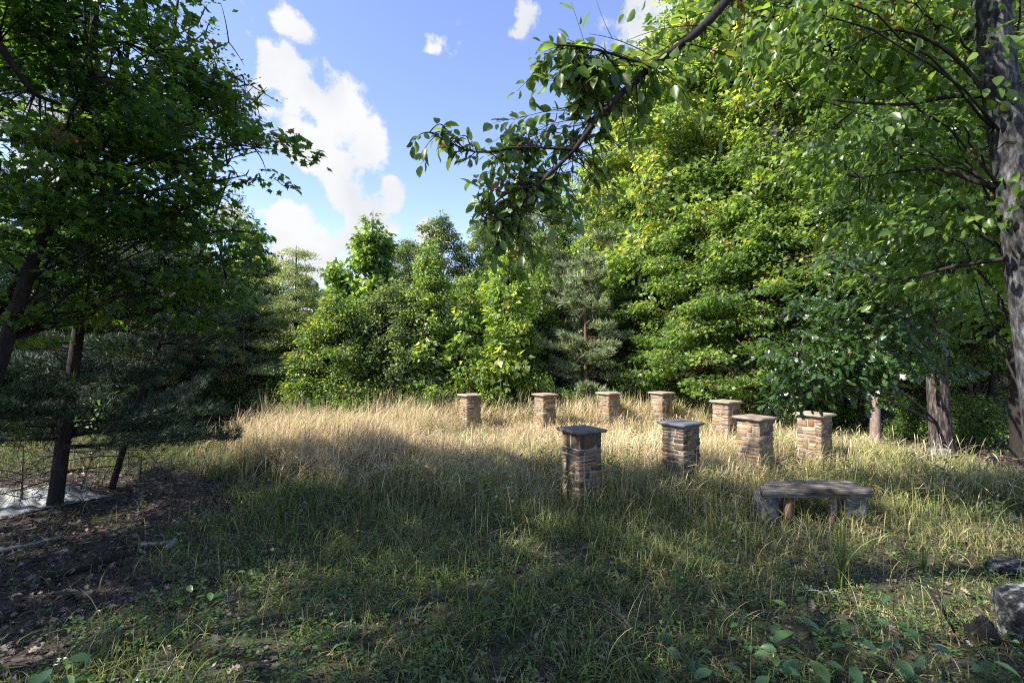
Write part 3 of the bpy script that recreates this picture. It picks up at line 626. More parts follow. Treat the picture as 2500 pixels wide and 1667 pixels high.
# --- background trees: prototypes then copies
FAR = (0, 0, 0)
def at(px, d): x = (px-1176)/F*d; return gp(x, d)
tulip = leafy('tulip_tree', at(855, 17), 'tall narrow pointed broadleaf tree, sunlit, rising highest left of centre against the clouds',
  [(0,0,-.1),(.05,0,2.5),(0,0,5),(0,0,7.2)], [.1,.07,.04,.01], [((0,0,6.8),(.16,.16,.5)),((0,0,6.1),(.4,.4,.4)),((-.05,0,5.4),(.55,.5,.4)),((-1.05,0,4.9),(.35,.35,.45)),((-.95,.1,4.3),(.6,.5,.35))]+rblobs(3, 30, .9, 4.9, lambda f: 1.8*(1-f)**.8+.3, .38, .8),
  560, 24, LOBED, .2, 'leaf_bright', 'bark_pale', spread=.36, flat=.7, limbs=1, tintc=(.35,.2), nvar=1., droop=.5)
bushy = leafy('young_tree', at(985, 15.5), 'bushy yellow-green young tree just right of the tall narrow pointed tree',
  [(0,0,-.1),(.1,0,1.6),(-.05,0,3.4),(0,0,4.9)], [.06,.05,.03,.01], [((0,0,5.2),(.14,.14,.4))]+rblobs(4, 34, .6, 5.1, lambda f: 1.5*(1-f)**.85+.08, .34, .8),
  820, 40, SIMPLE, .1, 'leaf_bright', 'bark_dark', spread=.26, flat=.6, limbs=1, tintc=(.4,.25), nvar=1., droop=.5)
bush2 = leafy('young_tree', at(780, 15), 'round bushy young tree with mixed yellow leaves below the tall narrow tree',
  [(0,0,-.1),(.1,0,1.2),(-.05,0,2.4),(0,0,3.4)], [.05,.04,.03,.01], rblobs(5, 32, .5, 3.9, lambda f: 1.6*(1-f)**.7+.1, .36, .75),
  760, 40, SIMPLE, .09, 'leaf_mid', 'bark_dark', spread=.3, flat=.6, limbs=1, tintc=(.5,.28), nvar=1., droop=.4)
oakf = leafy('oak_tree', at(1280, 25), 'tall grey-green oak behind the centre, its top hidden by the near hanging branch',
  [(0,0,-.1),(.2,0,4),(0,0,7),(.1,0,10.3)], [.2,.16,.11,.03], rblobs(6, 46, 1.8, 10.1, lambda f: 2.7*(1-max(0,f-.4)*1.4), .62, .7),
  1150, 32, SIMPLE, .14, 'leaf_gray', 'bark_oak', spread=.36, flat=.6, limbs=1, tintc=(.45,.25), nvar=.8, droop=.4)
vpine = pine('scrub_pine_tree', at(1345, 15.5), 'sunlit grey-green scrub pine at the wood edge behind the back row of pillars', 5.3, 2.0, 'needle', 'bark_red', tr=.08, tufts=7500, start=.08, ls=.2, irregular=.4, whorl=.3, top=.3, tint=(.5,.25))
wpine = leafy('larch_tree', at(675, 15.5), 'slender pale yellowish feathery tree with a straight visible trunk, left of the tall narrow tree',
  [(0,0,-.1),(.03,0,2.),(.05,0,4.),(.05,0,5.55)], [.07,.055,.035,.008], rblobs(21, 28, 1.2, 5.45, lambda f: 1.3*(1-f)**.75+.06, .42, .28),
  620, 56, SIMPLE, .055, 'needle_yellow', 'bark_dark', spread=.34, flat=.3, limbs=1, tintc=(.5,.25), nvar=.7, droop=.45, twig=.006)
layer = leafy('dogwood_tree', at(1600, 14.5), 'bright tree with flat layered boughs right of the scrub pine, behind the back right pillars',
  [(0,0,-.1),(.1,0,2.),(-.1,0,4.),(0,0,6.)], [.09,.08,.05,.015], rblobs(8, 44, 1.1, 6.1, lambda f: 2.4*(1-f)**.6+.1, .5, .5),
  860, 36, LOBED, .105, 'leaf_bright', 'bark_red', spread=.34, flat=.3, limbs=1, tintc=(.35,.2), nvar=.7, droop=.35)
tallm = leafy('tall_maple_tree', at(1500, 19), 'tall sunlit maple behind the scrub pine, reaching up behind the near hanging branch',
  [(0,0,-.1),(.15,0,3.5),(-.1,0,6.5),(0,0,10.5)], [.17,.14,.09,.02], rblobs(9, 66, 2.6, 10.6, lambda f: 2.9*(1-max(0,f-.45)*1.25), .62, .55),
  1350, 34, LOBED, .12, 'leaf_mid', 'bark_oak', spread=.36, flat=.4, limbs=1, tintc=(.6,.25), nvar=.85, droop=.4)
shrub = leafy('shrub', at(760, 14.2), 'leafy green shrub at the wood edge under the round bushy tree',
  [(0,0,-.05),(.05,0,.4),(0,0,.8),(0,0,1.2)], [.02,.015,.01,.005], [((0,0,1.),(.8,.7,.5)),((-.5,0,.6),(.8,.7,.5)),((.5,0,.6),(.8,.7,.5))],
  190, 30, SIMPLE, .09, 'leaf_mid', 'twig', cat='shrub', spread=.24, flat=.7, limbs=2, tintc=(.35,.25), nvar=.7, twig=.005)
sapl = leafy('sapling', at(1070, 14.6), 'pale lime sapling with broad leaves standing in front of the darker trees at the centre',
  [(0,0,-.05),(.03,0,1.4),(0,0,2.4),(0,0,3.3)], [.025,.02,.012,.005], [((0,0,3.),(.18,.18,.5)),((-.1,0,2.2),(.45,.45,.45)),((.15,0,1.5),(.6,.5,.4)),((0,0,.9),(.6,.5,.35))],
  90, 16, LOBED, .17, 'leaf_bright', 'twig', cat='sapling', spread=.24, flat=.8, limbs=2, tintc=(.6,.2), nvar=.8, twig=.005)
def put(proto, px, d, s, label, group=None, sx=None, rz=None, mat=None):
    return dup(proto, at(px, d), random.uniform(0, 6.28) if rz is None else rz, s, label, group, sx, mat)
# left of the clearing
put(vpine, 560, 14.8, .82, 'bluish green pine beyond the tips of the large dark maple')
put(wpine, 615, 18., 1.05, 'pale feathery conifer just left of the slender one with the visible trunk')
put(bushy, 575, 19., 1.35, 'mid green tree behind the pines at the left end of the clearing', mat='leaf_mid')
put(vpine, 590, 15.5, .68, 'dark green pine with spreading boughs in the shade left of the pale conifer')
put(vpine, 480, 15., .95, 'dark pine behind the tips of the dark maple, above the lit strip of litter')
put(vpine, 655, 17.5, .75, 'low pine directly behind the trunk of the pale conifer')
put(vpine, 720, 19, .95, 'pine seen between the pale conifer and the tall narrow tree')
put(bush2, 905, 15.5, 1.1, 'bushy mid green tree right under the tall narrow tree', mat='leaf_gray')
put(bushy, 1165, 15.8, 1.08, 'bright lime young tree at the centre, left of the scrub pine', mat='leaf_lime')
put(bush2, 1090, 17.5, 1.25, 'dark leafy tree behind the pale lime sapling')
put(bushy, 1240, 17.5, .95, 'young leafy tree just left of the scrub pine')
put(vpine, 1290, 17.8, 1.05, 'second grey-green pine touching the left side of the scrub pine')
put(vpine, 1455, 17.5, 1.45, 'taller darker pine standing right behind the scrub pine')
put(oakf, 930, 27, .83, 'far oak with a rounded top just right of the tall narrow tree')
put(oakf, 1010, 27, .95, 'far oak standing highest between the tall narrow tree and the centre')
put(oakf, 1115, 29, 1.0, 'far oak left of the tips of the hanging branch, one of the skyline oaks')
put(oakf, 1200, 28, 1.06, 'far oak directly below the tips of the hanging branch')
put(oakf, 1370, 24, 1.1, 'grey-green oak between the tall oak and the tall sunlit maple')
put(oakf, 820, 31, .62, 'low far oak glimpsed left of the tall narrow tree')
put(layer, 1730, 13.5, 1.05, 'layered bright tree behind the pillar ringed by oak leaves')
put(layer, 1850, 15., 1.15, 'layered leafy tree with reddish stem behind the right end of the ring')
put(layer, 1490, 16.5, .95, 'layered tree filling the gap between the scrub pine and the bright layered tree', mat='leaf_mid')
put(tallm, 1640, 17.5, 1.42, 'tall maple behind the bright layered tree, its crown at the top of the picture', mat='leaf_bright')
put(tallm, 1545, 18.5, 1.3, 'tall bright maple between the tall sunlit one and the overhanging limb', mat='leaf_bright')
put(tallm, 1800, 15.5, 1.45, 'tall maple right of the overhanging limb, filling the upper right')
put(tallm, 1960, 14.5, 1.35, 'tall leafy maple behind the slender pale trunk', mat='leaf_bright')
put(tallm, 2120, 15.5, 1.4, 'tall maple behind the thick oak trunk')
put(tallm, 2290, 14, 1.35, 'tall maple behind the grey trunk at the right edge')
put(tallm, 1880, 20, 1.3, 'tall maple deep in the wood behind the right pillars')
put(oakf, 2200, 20, 1.2, 'oak deep in the wood at the right behind the thick trunk')
put(layer, 2230, 12.5, .8, 'low layered tree in dappled sun right of the thick oak trunk')
put(vpine, 2290, 14.5, .8, 'soft pale green young pine right of the thick oak trunk')
put(layer, 2060, 13.2, .75, 'small layered understorey tree just left of the thick oak trunk')
# the shaded wood to the left
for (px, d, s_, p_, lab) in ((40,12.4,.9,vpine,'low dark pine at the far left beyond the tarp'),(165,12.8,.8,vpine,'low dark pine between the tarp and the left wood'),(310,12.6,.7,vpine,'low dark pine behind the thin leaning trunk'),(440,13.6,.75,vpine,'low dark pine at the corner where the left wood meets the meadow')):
    put(p_, px, d, s_, lab, None, mat='needle_dark')  # darker needles put the wood's shade into the colour
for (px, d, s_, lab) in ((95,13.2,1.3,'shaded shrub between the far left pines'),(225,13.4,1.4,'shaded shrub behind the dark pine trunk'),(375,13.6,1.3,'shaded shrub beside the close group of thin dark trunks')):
    put(shrub, px, d, s_, lab, None, mat='leaf_dark')  # darker leaves than the other shrubs, shade put into the colour
lw = 'trees of the shaded wood at the left'
for (px, d, s, p, lab) in ((420,17,.6,oakf,'shaded oak in the left wood nearest to the clearing'),(330,19,.7,oakf,'shaded oak deep in the left wood, right of the dark pine'),(230,16,.6,oakf,'shaded tree behind the dark pine at the left'),
    (120,19,.7,oakf,'shaded tree deep behind the tarp at the left'),(20,17,.65,oakf,'shaded tree behind the tarp at the left edge'),(370,13.5,.75,vpine,'dark young pine in the left wood beyond the thin leaning pine'),
    (270,14,1.,vpine,'dark pine in the left wood, behind the dark pine trunk'),(90,14,1.,vpine,'dark pine in the left wood behind the large maple'),(-60,15,1.,vpine,'dark pine of the left wood at the very edge of the picture')):
    put(p, px, d, s, lab, lw)
# shrubs along the edge of the wood
sg = 'shrubs along the foot of the wood'
for (px, d, s, lab) in ((640,14.8,1.,'leafy shrub at the foot of the pale conifer'),(700,13.8,.75,'small shrub between the pale conifer and the tall hay grass'),(860,14.6,1.,'shrub at the foot of the tall narrow tree'),
    (945,15.,1.1,'shrub in front of the bushy mid green tree'),(1030,15.2,1.,'shrub left of the leftmost far pillar top'),(1120,15.4,1.1,'shrub in the gap right of the leftmost far pillar'),
    (1215,15.4,.9,'shrub behind the far pillar with the ochre side'),(1320,15.,.7,'shrub in the gap left of the third far pillar'),(1450,15.4,.9,'shrub between the two right far pillars'),
    (1570,15.,1.,'shrub right of the rightmost far pillar'),(1680,14.2,.9,'shrub behind the pillar with the yellow block'),(1770,13.8,1.,'shrub behind the multicoloured pillar'),
    (2100,11.8,.6,'low shrub between the slender pale trunk and the thick oak'),(2230,11,.7,'low shrub right of the thick oak foot'),(1870,14.,.8,'shrub in shade behind the rightmost pillar'),(560,14.8,1.,'shaded shrub left of the pale conifer'),
    (480,14.2,.8,'shaded shrub beyond the lit strip of ground')):
    put(shrub, px, d, s, lab, sg)
put(sapl, 975, 14.6, .95, 'lime sapling with few leaves in front of the bushy yellow-green tree')
put(sapl, 1155, 15., 1.25, 'tall lime sapling left of the scrub pine')
# thin dark stems in the wood
stem = leafy('thin_tree', at(1553, 17), 'dark straight trunk right of the scrub pine', [(0,0,-.1),(.05,0,2),(-.05,0,4),(.1,0,7)], [.13,.11,.09,.05], [((0,0,6.5),(1.3,1.2,.8))], 60, 24, SIMPLE, .14, 'leaf_mid', 'bark_dark', limbs=3)
tg = 'thin dark trunks standing in the wood'
for (px, d, s, sx, lab) in ((395,14,.8,.6,'thin dark trunk at the edge of the left wood'),(412,14.3,.9,.55,'thin dark trunk, second of the close group in the left wood'),(432,14.1,.8,.6,'thin dark trunk, third of the close group in the left wood'),(345,15,.9,.7,'thin trunk behind the thin leaning pine'),
   (255,13,.8,.5,'thin trunk deep between the two dark pines'),(505,16,1.,.6,'thin trunk behind the shaded shrub of the left wood'),(1410,18,1.,.7,'thin dark trunk right behind the third far pillar'),(1460,19,1.,.6,'thin trunk left of the rightmost far pillar'),
   (1612,17,1.,.9,'dark trunk right of the rightmost far pillar'),(1745,15,1.,.4,'very thin pale stem right of the pillar with the yellow block'),(1795,13.2,1.2,.9,'sturdy brown trunk above the multicoloured pillar'),(1765,13.5,1.1,.45,'slim trunk leaning beside the sturdy brown trunk'),
   (1940,15,1.,.8,'dark trunk behind the rightmost pillar'),(2085,14,1.,.8,'dark trunk between the slender pale trunk and the thick oak'),(2120,12.5,1.,.6,'dark trunk just left of the thick oak'),(2240,14,1.1,.8,'dark trunk in the wood right of the thick oak'),(2275,12,1.,.5,'thin trunk left of the grey trunk at the right edge')):
    put(stem, px, d, s, lab, tg, sx)
# slender pale trunk, thick oak, patterned trunks
b_ = GP(2007, 1030)
leafy('slender_tree', b_, 'slender tree with a pale smooth sunlit trunk beside the rightmost pillar', [(0,0,-.1),(.02,0,.9),(.05,0,2.5),(.1,0,6)], [.13,.095,.085,.03], [((0,0,5.6),(1.4,1.3,.9)),((-.5,0,4.2),(1.2,1.,.5)),((.2,-.3,3.1),(1.2,1.,.4))], 200, 30, LOBED, .12, 'leaf_mid', 'bark_pale', limbs=2, tintc=(.4,.2))
b_ = GP(2160, 1040); ob = np.array(b_)
def L_(p): return tuple(np.array(p)-ob)
leafy('oak_tree', b_, 'thick furrowed oak at the right whose low bough hangs lobed leaves over the rightmost pillar', [(0,0,-.15),(-.03,0,.5),(-.1,0,2.),(-.12,0,4.),(0,0,7.5)], [.28,.2,.185,.165,.08],
  [(L_(D(1880,870,6.6)),(.6,.5,.26),2.),(L_(D(1960,810,6.5)),(.75,.6,.42),1.5),(L_(D(2050,700,6.3)),(.85,.7,.45)),(L_(D(1810,915,6.9)),(.32,.3,.08),1.6),(L_(D(1900,720,7.)),(.6,.6,.4)),(L_(D(1830,830,6.8)),(.4,.5,.3),2.),(L_(D(2000,600,6.6)),(.7,.6,.35)),(L_(D(2130,800,7.)),(.4,.5,.3),.5),(L_(D(2100,560,6.3)),(.8,.8,.4)),((-.5,-.5,5.5),(2.,2.,.9)),((-1.3,-.9,4.4),(1.1,1.,.5)),((-.8,-1.,3.2),(.8,.7,.4)),((.2,-.3,7.),(2.2,2.,1.))],
  760, 26, OAK, .12, 'leaf_oak', 'bark_oak', limbs=1, limb_r=.12, tintc=(.4,.22), spread=.3, flat=.6, nvar=.7, droop=.5,
  extra=[([(-.1,-.1,3.2),L_(D(2120,640,8.)),L_(D(2040,700,7.)),L_(D(1960,780,6.7)),L_(D(1860,880,6.7))],.03,.008)])
for (px, py, d_, le, ma, lab) in ((2248,860,14.5,(-.5,0),'bark_gray','pale mottled trunk leaning left in the dappled wood right of the thick oak'),(2062,900,13.5,(-.15,0),'bark_gray','sun speckled trunk between the slender pale trunk and the thick oak'),(2345,1000,9.5,(-.1,0),'bark_dark','dark trunk just behind the grey trunk at the right edge')):
    leafy('mottled_tree', at(px, d_), lab, [(0,0,-.1),(le[0]*.3,0,2),(le[0],0,4),(le[0]*1.4,0,8)], [.2,.17,.14,.06], [((le[0],0,7.5),(1.8,1.6,1.)),((le[0],0,6),(1.6,1.6,.8))], 150, 24, LOBED, .15, 'leaf_mid', ma, limbs=2, tintc=(.5,.2))
# --- grey smooth trunk at the right edge with the long overhanging limb
gb = np.array([4.62, 4.0, float(hz(4.62, 4.0))])
def L_(p): return tuple(np.array(p)-gb)
limb = [L_((4.05,4.,6.3)), L_(D(1900,-330,3.3)), L_(D(1665,5,3.0)), L_(D(1500,145,2.95)), L_(D(1390,250,2.95)), L_(D(1320,340,3.)), L_(D(1240,420,3.)), L_(D(1165,505,3.05))]
side1 = [L_(D(1500,150,2.95)), L_(D(1420,120,2.9)), L_(D(1340,100,2.9)), L_(D(1275,95,2.9))]
side2 = [L_(D(1320,340,3.)), L_(D(1200,335,2.95)), L_(D(1090,345,2.9)), L_(D(985,300,2.9))]
side3 = [L_(D(1240,420,3.)), L_(D(1170,440,3.)), L_(D(1130,470,3.)), L_(D(1105,500,3.))]
gray = leafy('beech_tree', gb, 'grey smooth trunk at the right edge with a long leafy limb over the sky',
  [(0,0,-.15), L_(D(2415,1190,4.)), L_(D(2380,800,4.)), L_(D(2335,400,4.)), L_(D(2290,0,4.)), L_((3.95,4.,6.)), L_((3.6,3.8,8.))], [.19,.135,.13,.125,.118,.1,.05],
  [(L_((2.6,3.6,7.0)),(2.,1.6,.9),.3), (L_((4.2,3.2,7.6)),(2.2,2.,1.),.35), (L_((1.6,2.2,6.3)),(1.6,1.2,.6),.2), (L_(D(2060,20,4.3)),(1.0,.8,.35)), (L_(D(2200,230,4.2)),(.8,.8,.3)), (L_(D(2050,330,4.6)),(.8,.8,.3)), (L_(D(2250,480,4.3)),(.7,.8,.3)),(L_(D(2120,500,4.8)),(.8,.8,.25)),(L_(D(1950,120,4.6)),(.9,.7,.4)),(L_(D(1700,20,4.)),(.7,.6,.3),.8),(L_(D(2330,120,4.6)),(.7,.9,.5)),(L_(D(2320,340,4.8)),(.5,.8,.4)),(L_(D(2200,620,5.)),(.7,.8,.25)),(L_(D(2330,700,5.2)),(.5,.6,.4),.6)],
  470, 24, OVAL, .105, 'leaf_gum', 'bark_gray', limbs=2, tintc=(.35,.2), spread=.34, flat=.4, nvar=.7, droop=.6, twig=.006, limb_r=.1, tsides=14, wob=.015, ebark='bark_dark',
  extra=[([L_(D(2320,215,4.)),L_(D(2200,215,4.1)),L_(D(2080,235,4.2)),L_(D(1920,225,4.3))],.028,.008),
         ([L_(D(2340,435,4.)),L_(D(2250,415,4.1)),L_(D(2150,385,4.3)),L_(D(1980,405,4.6))],.03,.006),([L_(D(2340,590,4.)),L_(D(2200,610,4.2)),L_(D(2050,640,4.5)),L_(D(1900,590,4.8))],.022,.005),
         ([L_(D(2335,300,4.)),L_(D(2200,120,3.9)),L_(D(2050,60,3.9)),L_(D(1900,140,4.))],.02,.005)])
reseed('limb')
# leaves of the long limb: forking twigs with alternate leaves
gl = G(); gt = G()
def twigs(P, n, ln, ls, down=.5, left=0., lo=0, sub=2, dens=.042):
    Lf, Ly, Ls = [], [], []
    def leaves(Q, k0):
        seg = np.linalg.norm(Q[-1]-Q[0]); m_ = max(3, int(seg/dens))
        for q in range(m_+1):
            f = k0+(1-k0)*q/m_; i = min(int(f*(len(Q)-1)), len(Q)-2); u = Q[i]+(Q[i+1]-Q[i])*(f*(len(Q)-1)-i); t_ = Q[i+1]-Q[i]; t_ /= np.linalg.norm(t_)
            sd_ = np.cross(t_, [0, -1, .3])*(1 if q % 2 else -1); y = t_*.55+sd_*(.15 if q == m_ else .9)+R.normal(0, .3, 3); y[2] -= .35
            if random.random() < .9: Lf.append(u+y*.012); Ly.append(y); Ls.append(ls*random.uniform(.5, 1.15)*(1 if random.random() < .85 else .6))
    for k in range(n):
        i = random.randint(lo, len(P)-1); p = P[i]; a = random.uniform(0, 6.28)
        d_ = np.array([math.cos(a)-left, abs(R.normal(0, .55)), math.sin(a)*.8-down]); d_ *= ln*random.uniform(.35, 1.3)/np.linalg.norm(d_)
        Q = bez(p, p+d_*.5+np.array([0, 0, .05])+R.normal(0, .02, 3), p+d_, 7); tube(gt, Q, np.linspace(.0045, .0015, 7), 4); leaves(Q, .35)
        for q in range(sub):
            j = random.randint(2, 5); dd = d_*.45+R.normal(0, .3, 3)*ln*.6; dd[2] -= .04; S_ = bez(Q[j], Q[j]+dd*.5+R.normal(0, .015, 3), Q[j]+dd, 5); tube(gt, S_, np.linspace(.0025, .001, 5), 3); leaves(S_, .15)
    kp = gap_keep(np.array(Lf)+gb); Lf = [v for v, k_ in zip(Lf, kp) if k_]; Ly = [v for v, k_ in zip(Ly, kp) if k_]; Ls = [v for v, k_ in zip(Ls, kp) if k_]
    n_ = len(Lf); tn = np.clip(R.normal(.4, .22, n_), 0, .95); tn[R.uniform(0, 1, n_) < .008] = 1.2
    inst(gl, OVAL[0], OVAL[1], np.array(Lf), np.array(Ly), np.array([0, -.45, .9])+R.normal(0, .5, (n_, 3)), np.array(Ls), np.stack([tn]*3, -1))
for path, r0, r1 in ((limb, .036, .006), (side1, .01, .004), (side2, .01, .003), (side3, .009, .003)): tube(gt, smoothpath(path, 30), np.linspace(r0, r1, 30)*(1+.1*np.sin(np.arange(30)*1.7)), 8)
P = smoothpath(limb[2:], 40); twigs(P[:16], 24, .5, .1, down=.1); twigs(P[12:], 34, .36, .098, down=.2, left=.15); twigs(P[24:], 24, .28, .092, down=.15, left=.6)
P = smoothpath(side1, 20); twigs(P, 34, .3, .105, down=.6, sub=2)
P = smoothpath(side2, 24); twigs(P, 30, .16, .085, down=.0, sub=1, lo=3); twigs(P[:14], 14, .28, .09, down=.3)
P = smoothpath(side3, 14); twigs(P, 14, .22, .09, down=.3)
gt.build('twigs', M['bark_dark'], gray); gl.build('limb_leaves', M['leaf_gum'], gray)

# --- trees just outside the frame, which shade the foreground as in the photograph
shade_tree = leafy('tall_maple_tree', gp(-8.3,.6), 'tall maple left of the viewer, outside the view', [(0,0,-.1),(.1,0,3),(-.1,0,6),(0,0,9.5)], [.17,.14,.09,.02],
  rblobs(31, 26, 3.4, 9.6, lambda f: 3.2*(1-max(0,f-.5)*1.3), 1.0, .45), 260, 46, LOBED, .14, 'leaf_mid', 'bark_oak', spread=.42, flat=.4, limbs=1, tintc=(.4,.2), nvar=.6)
for (x, y, h_, lab) in ((-4.6,-2.4,.93,'tall maple behind the viewer, outside the view'),(-12.5,1.4,1.05,'tall maple far to the left, outside the view'),(-9.5,-4.5,1.1,'tall maple behind and left of the viewer, outside the view')):
    leafy('tall_maple_tree', gp(x, y), lab, [(0,0,-.1),(.1,0,3*h_),(-.1,0,6*h_),(0,0,9.5*h_)], [.17,.14,.09,.02],
      rblobs(int(x*x), 26, 3.4*h_, 9.6*h_, lambda f: 3.2*(1-max(0,f-.5)*1.3), 1.0, .45), 280, 46, LOBED, .14, 'leaf_mid', 'bark_oak', spread=.42, flat=.4, limbs=1, tintc=(.4,.2), nvar=.6)

# ------------------------------------------------------------ undergrowth mass deep in the wood
g = G(); n = 60000
x = R.uniform(-26, 30, n); y = R.uniform(17.5, 34, n); zc = R.uniform(0, 1, n)**1.3
hh = 2.4+1.1*np.sin(x*.9+y*.4)+.7*np.sin(x*2.3)+ .06*(y-17)
P = np.stack([x, y, hz(x, y)+zc*hh], -1); tin = np.clip(R.normal(.25, .2, n), 0, 1)
inst(g, SIMPLE[0], SIMPLE[1], P, R.normal(0, 1, (n, 3)), np.tile([0, 0, 1.], (n, 1))+R.normal(0, .6, (n, 3)), R.uniform(.16, .34, n), np.stack([tin]*3, -1))
tag(g.build('undergrowth', M['leaf_gray']), 'dense mass of leafy undergrowth deep in the wood', 'undergrowth', kind='stuff')

# ------------------------------------------------------------ grasses
reseed('grasses')
def blades(g, x, y, h, w, bend, dirv, dry, segs=4, curl=1.0, head=0.):
    n = len(x); z = hz(x, y)-.01; t = np.linspace(0, 1, segs+1)
    wdt = np.stack([np.cos(dirv+1.57+R.normal(0, .9, n)), np.sin(dirv+1.57+R.normal(0, .9, n))], -1)
    tt = t[None]; X = x[:, None]+np.cos(dirv)[:, None]*h[:, None]*bend[:, None]*tt**2; Y = y[:, None]+np.sin(dirv)[:, None]*h[:, None]*bend[:, None]*tt**2
    Z = z[:, None]+h[:, None]*(tt-curl*.45*np.clip(bend, 0, 1.4)[:, None]*tt**3)
    prof = (1-t**2.2)+.08; 
    if head: prof = prof*.6+head*np.exp(-((t-.85)/.12)**2)
    Wd = w[:, None]*prof[None]
    V = np.empty((n, 2*(segs+1), 3)); 
    V[:, 0::2, 0] = X-wdt[:, None, 0]*Wd; V[:, 1::2, 0] = X+wdt[:, None, 0]*Wd
    V[:, 0::2, 1] = Y-wdt[:, None, 1]*Wd; V[:, 1::2, 1] = Y+wdt[:, None, 1]*Wd
    V[:, 0::2, 2] = Z; V[:, 1::2, 2] = Z
    k = np.arange(segs)*2; f = np.stack([k, k+1, k+3, k+2], -1)
    A = np.empty((n, 2*(segs+1), 3)); A[..., 0] = np.repeat(t, 2)[None]; A[..., 1] = R.uniform(0, 1, n)[:, None]; A[..., 2] = dry[:, None]
    g.add(V, [(f[None]+(np.arange(n)*2*(segs+1))[:, None, None]).reshape(-1, 4)], A.reshape(-1, 3))
def fbm(x, y, s):
    return (np.sin(x*s+1.3)*np.cos(y*s*1.1+.7)+.5*np.sin(x*s*2.1+y*s*1.7+2)+.35*np.cos(x*s*4.3-y*s*3.1))/1.85
def hay_mask(x, y):
    front = 6.9-.12*(x-1)+.45*np.sin(x*1.1)
    front = np.where(x < -1, 7.2+(-1-x)*.42, front); front = np.where(x > 4.6, 7.0+.3*np.sin(x*2), front)
    a = sm(front-.9, front+1.2, y)*(1-sm(14.2, 15.4, y)); a = a*sm(-6.7-.25*(y-9), -4.1-.25*(y-9), x+.5*fbm(x, y, 2.))*(1-sm(7.2, 8.6, x+.2*np.sin(y*2)))
    return a
def tufts(n, xr, yr, maskf, per, spread):
    cx = R.uniform(*xr, n); cyy = R.uniform(*yr, n); k = R.uniform(0, 1, n) < maskf(cx, cyy); cx, cyy = cx[k], cyy[k]; m_ = len(cx)
    th = np.repeat(R.uniform(0, 6.28, m_), per); X = np.repeat(cx, per)+R.normal(0, spread, m_*per); Y = np.repeat(cyy, per)+R.normal(0, spread, m_*per)
    return X, Y, m_
g = G(); per = 22
X, Y, m_ = tufts(13500, (-9.5, 9), (6.2, 15.5), lambda x, y: hay_mask(x, y)*np.clip(.62+.5*fbm(x, y, 3.3)+.3*fbm(x+2, y, 7.), .12, 1), per, .06); n = len(X)
tuft_h = np.repeat(R.uniform(.6, 1.3, m_), per); tdry = np.repeat(np.clip(R.normal(.72, .28, m_), 0, 1), per)
gd = fbm(X, Y, .9)+.6*fbm(X+3, Y+1, 2.3); dry = np.clip(tdry+.38*gd-.38*sm(2.5, 6, X)-.3*(1-sm(7., 8.6, Y))+.3*sm(8.5, 10.5, Y), 0, 1)
hgt = tuft_h*1.12*(.38+.1*sm(7, 9, Y)+.24*sm(12.9, 14., Y)+.16*sm(-.8, -2.5, X)*sm(8, 9.5, Y)+.12*fbm(X, Y, .7)+.16*fbm(X-2, Y, 2.1))*R.uniform(.4, 1.25, n)*(.8+.2*sm(9, 5, X))
bend = np.abs(R.normal(.55, .4, n)); dirv = np.where(R.uniform(0, 1, n) < .6, R.normal(.3, .8, n), R.uniform(0, 6.28, n))
hgt = hgt*(1-.32*sm(9.6, 10.6, Y)*(1-sm(12.7, 13.3, Y))*sm(-2.2, -1.2, X))
blades(g, X, Y, hgt, R.uniform(.0022, .0058, n)*(.8+.04*Y), bend, dirv, dry, 5, 1.0)
tag(g.build('meadow_grass', M['hay']), 'tall dry hay coloured meadow grass, bent over and thick around the pillars', 'grass', kind='stuff')
# drooping seed-headed stalks standing above the hay
g = G(); n = 15000; x = R.uniform(-9, 9, n); y = R.uniform(6.4, 15, n); k = R.uniform(0, 1, n) < hay_mask(x, y); x, y = x[k], y[k]; n = len(x)
blades(g, x, y, (.52+.12*sm(7, 9, y)+.22*sm(12.9, 14, y)+.14*sm(-.8, -2.5, x))*R.uniform(.7, 1.2, n)*(1-.25*sm(9.6, 10.6, y)*(1-sm(12.7, 13.3, y))*sm(-2.2, -1.2, x)), R.uniform(.0022, .004, n), np.abs(R.normal(.85, .45, n)), R.normal(.2, 1.3, n), np.clip(R.normal(.95, .1, n), 0, 1), 7, 1.1, head=1.6)
tag(g.build('seeding_grass', M['hay']), 'drooping seed heads standing over the hay coloured grass', 'grass', kind='stuff')
# short green grass of the shaded foreground, plus edge
def green_mask(x, y):
    d = (1-.93*litter_mask(x, y))*np.clip(.5+.5*fbm(x, y, 1.6)+.45*fbm(x+7, y-3, 4.1), .04, 1); d = d*(1-.5*hay_mask(x, y)); return np.clip(d, 0.02, 1)
g = G(); n = 190000
r_ = R.uniform(0, 1, n)**.75; y = 1.1+r_*12.5; x = R.uniform(-1.15, 1.15, n)*(y*1.02+.3); k = R.uniform(0, 1, n) < green_mask(x, y); x, y = x[k], y[k]; n = len(x)
hgt = R.uniform(.05, .2, n)*(1-.45*sm(1.8, 2.8, x)*(1-sm(4.6, 5.2, y)))*(1+.5*fbm(x, y, 1.1)+.9*sm(3.5, 7, y)*(x < 5))
blades(g, x, y, hgt, R.uniform(.0016, .0036, n)*(1+.1*y), np.abs(R.normal(.7, .4, n)), R.uniform(0, 6.28, n), np.clip(R.normal(.22, .25, n)+.3*fbm(x+3, y, 1.3)+.4*sm(1.5, 3, x)*(1-sm(5.5, 6.5, y)), 0, 1), 4)
tag(g.build('short_grass', M['grass']), 'short green grass and sedge across the shaded foreground', 'grass', kind='stuff')
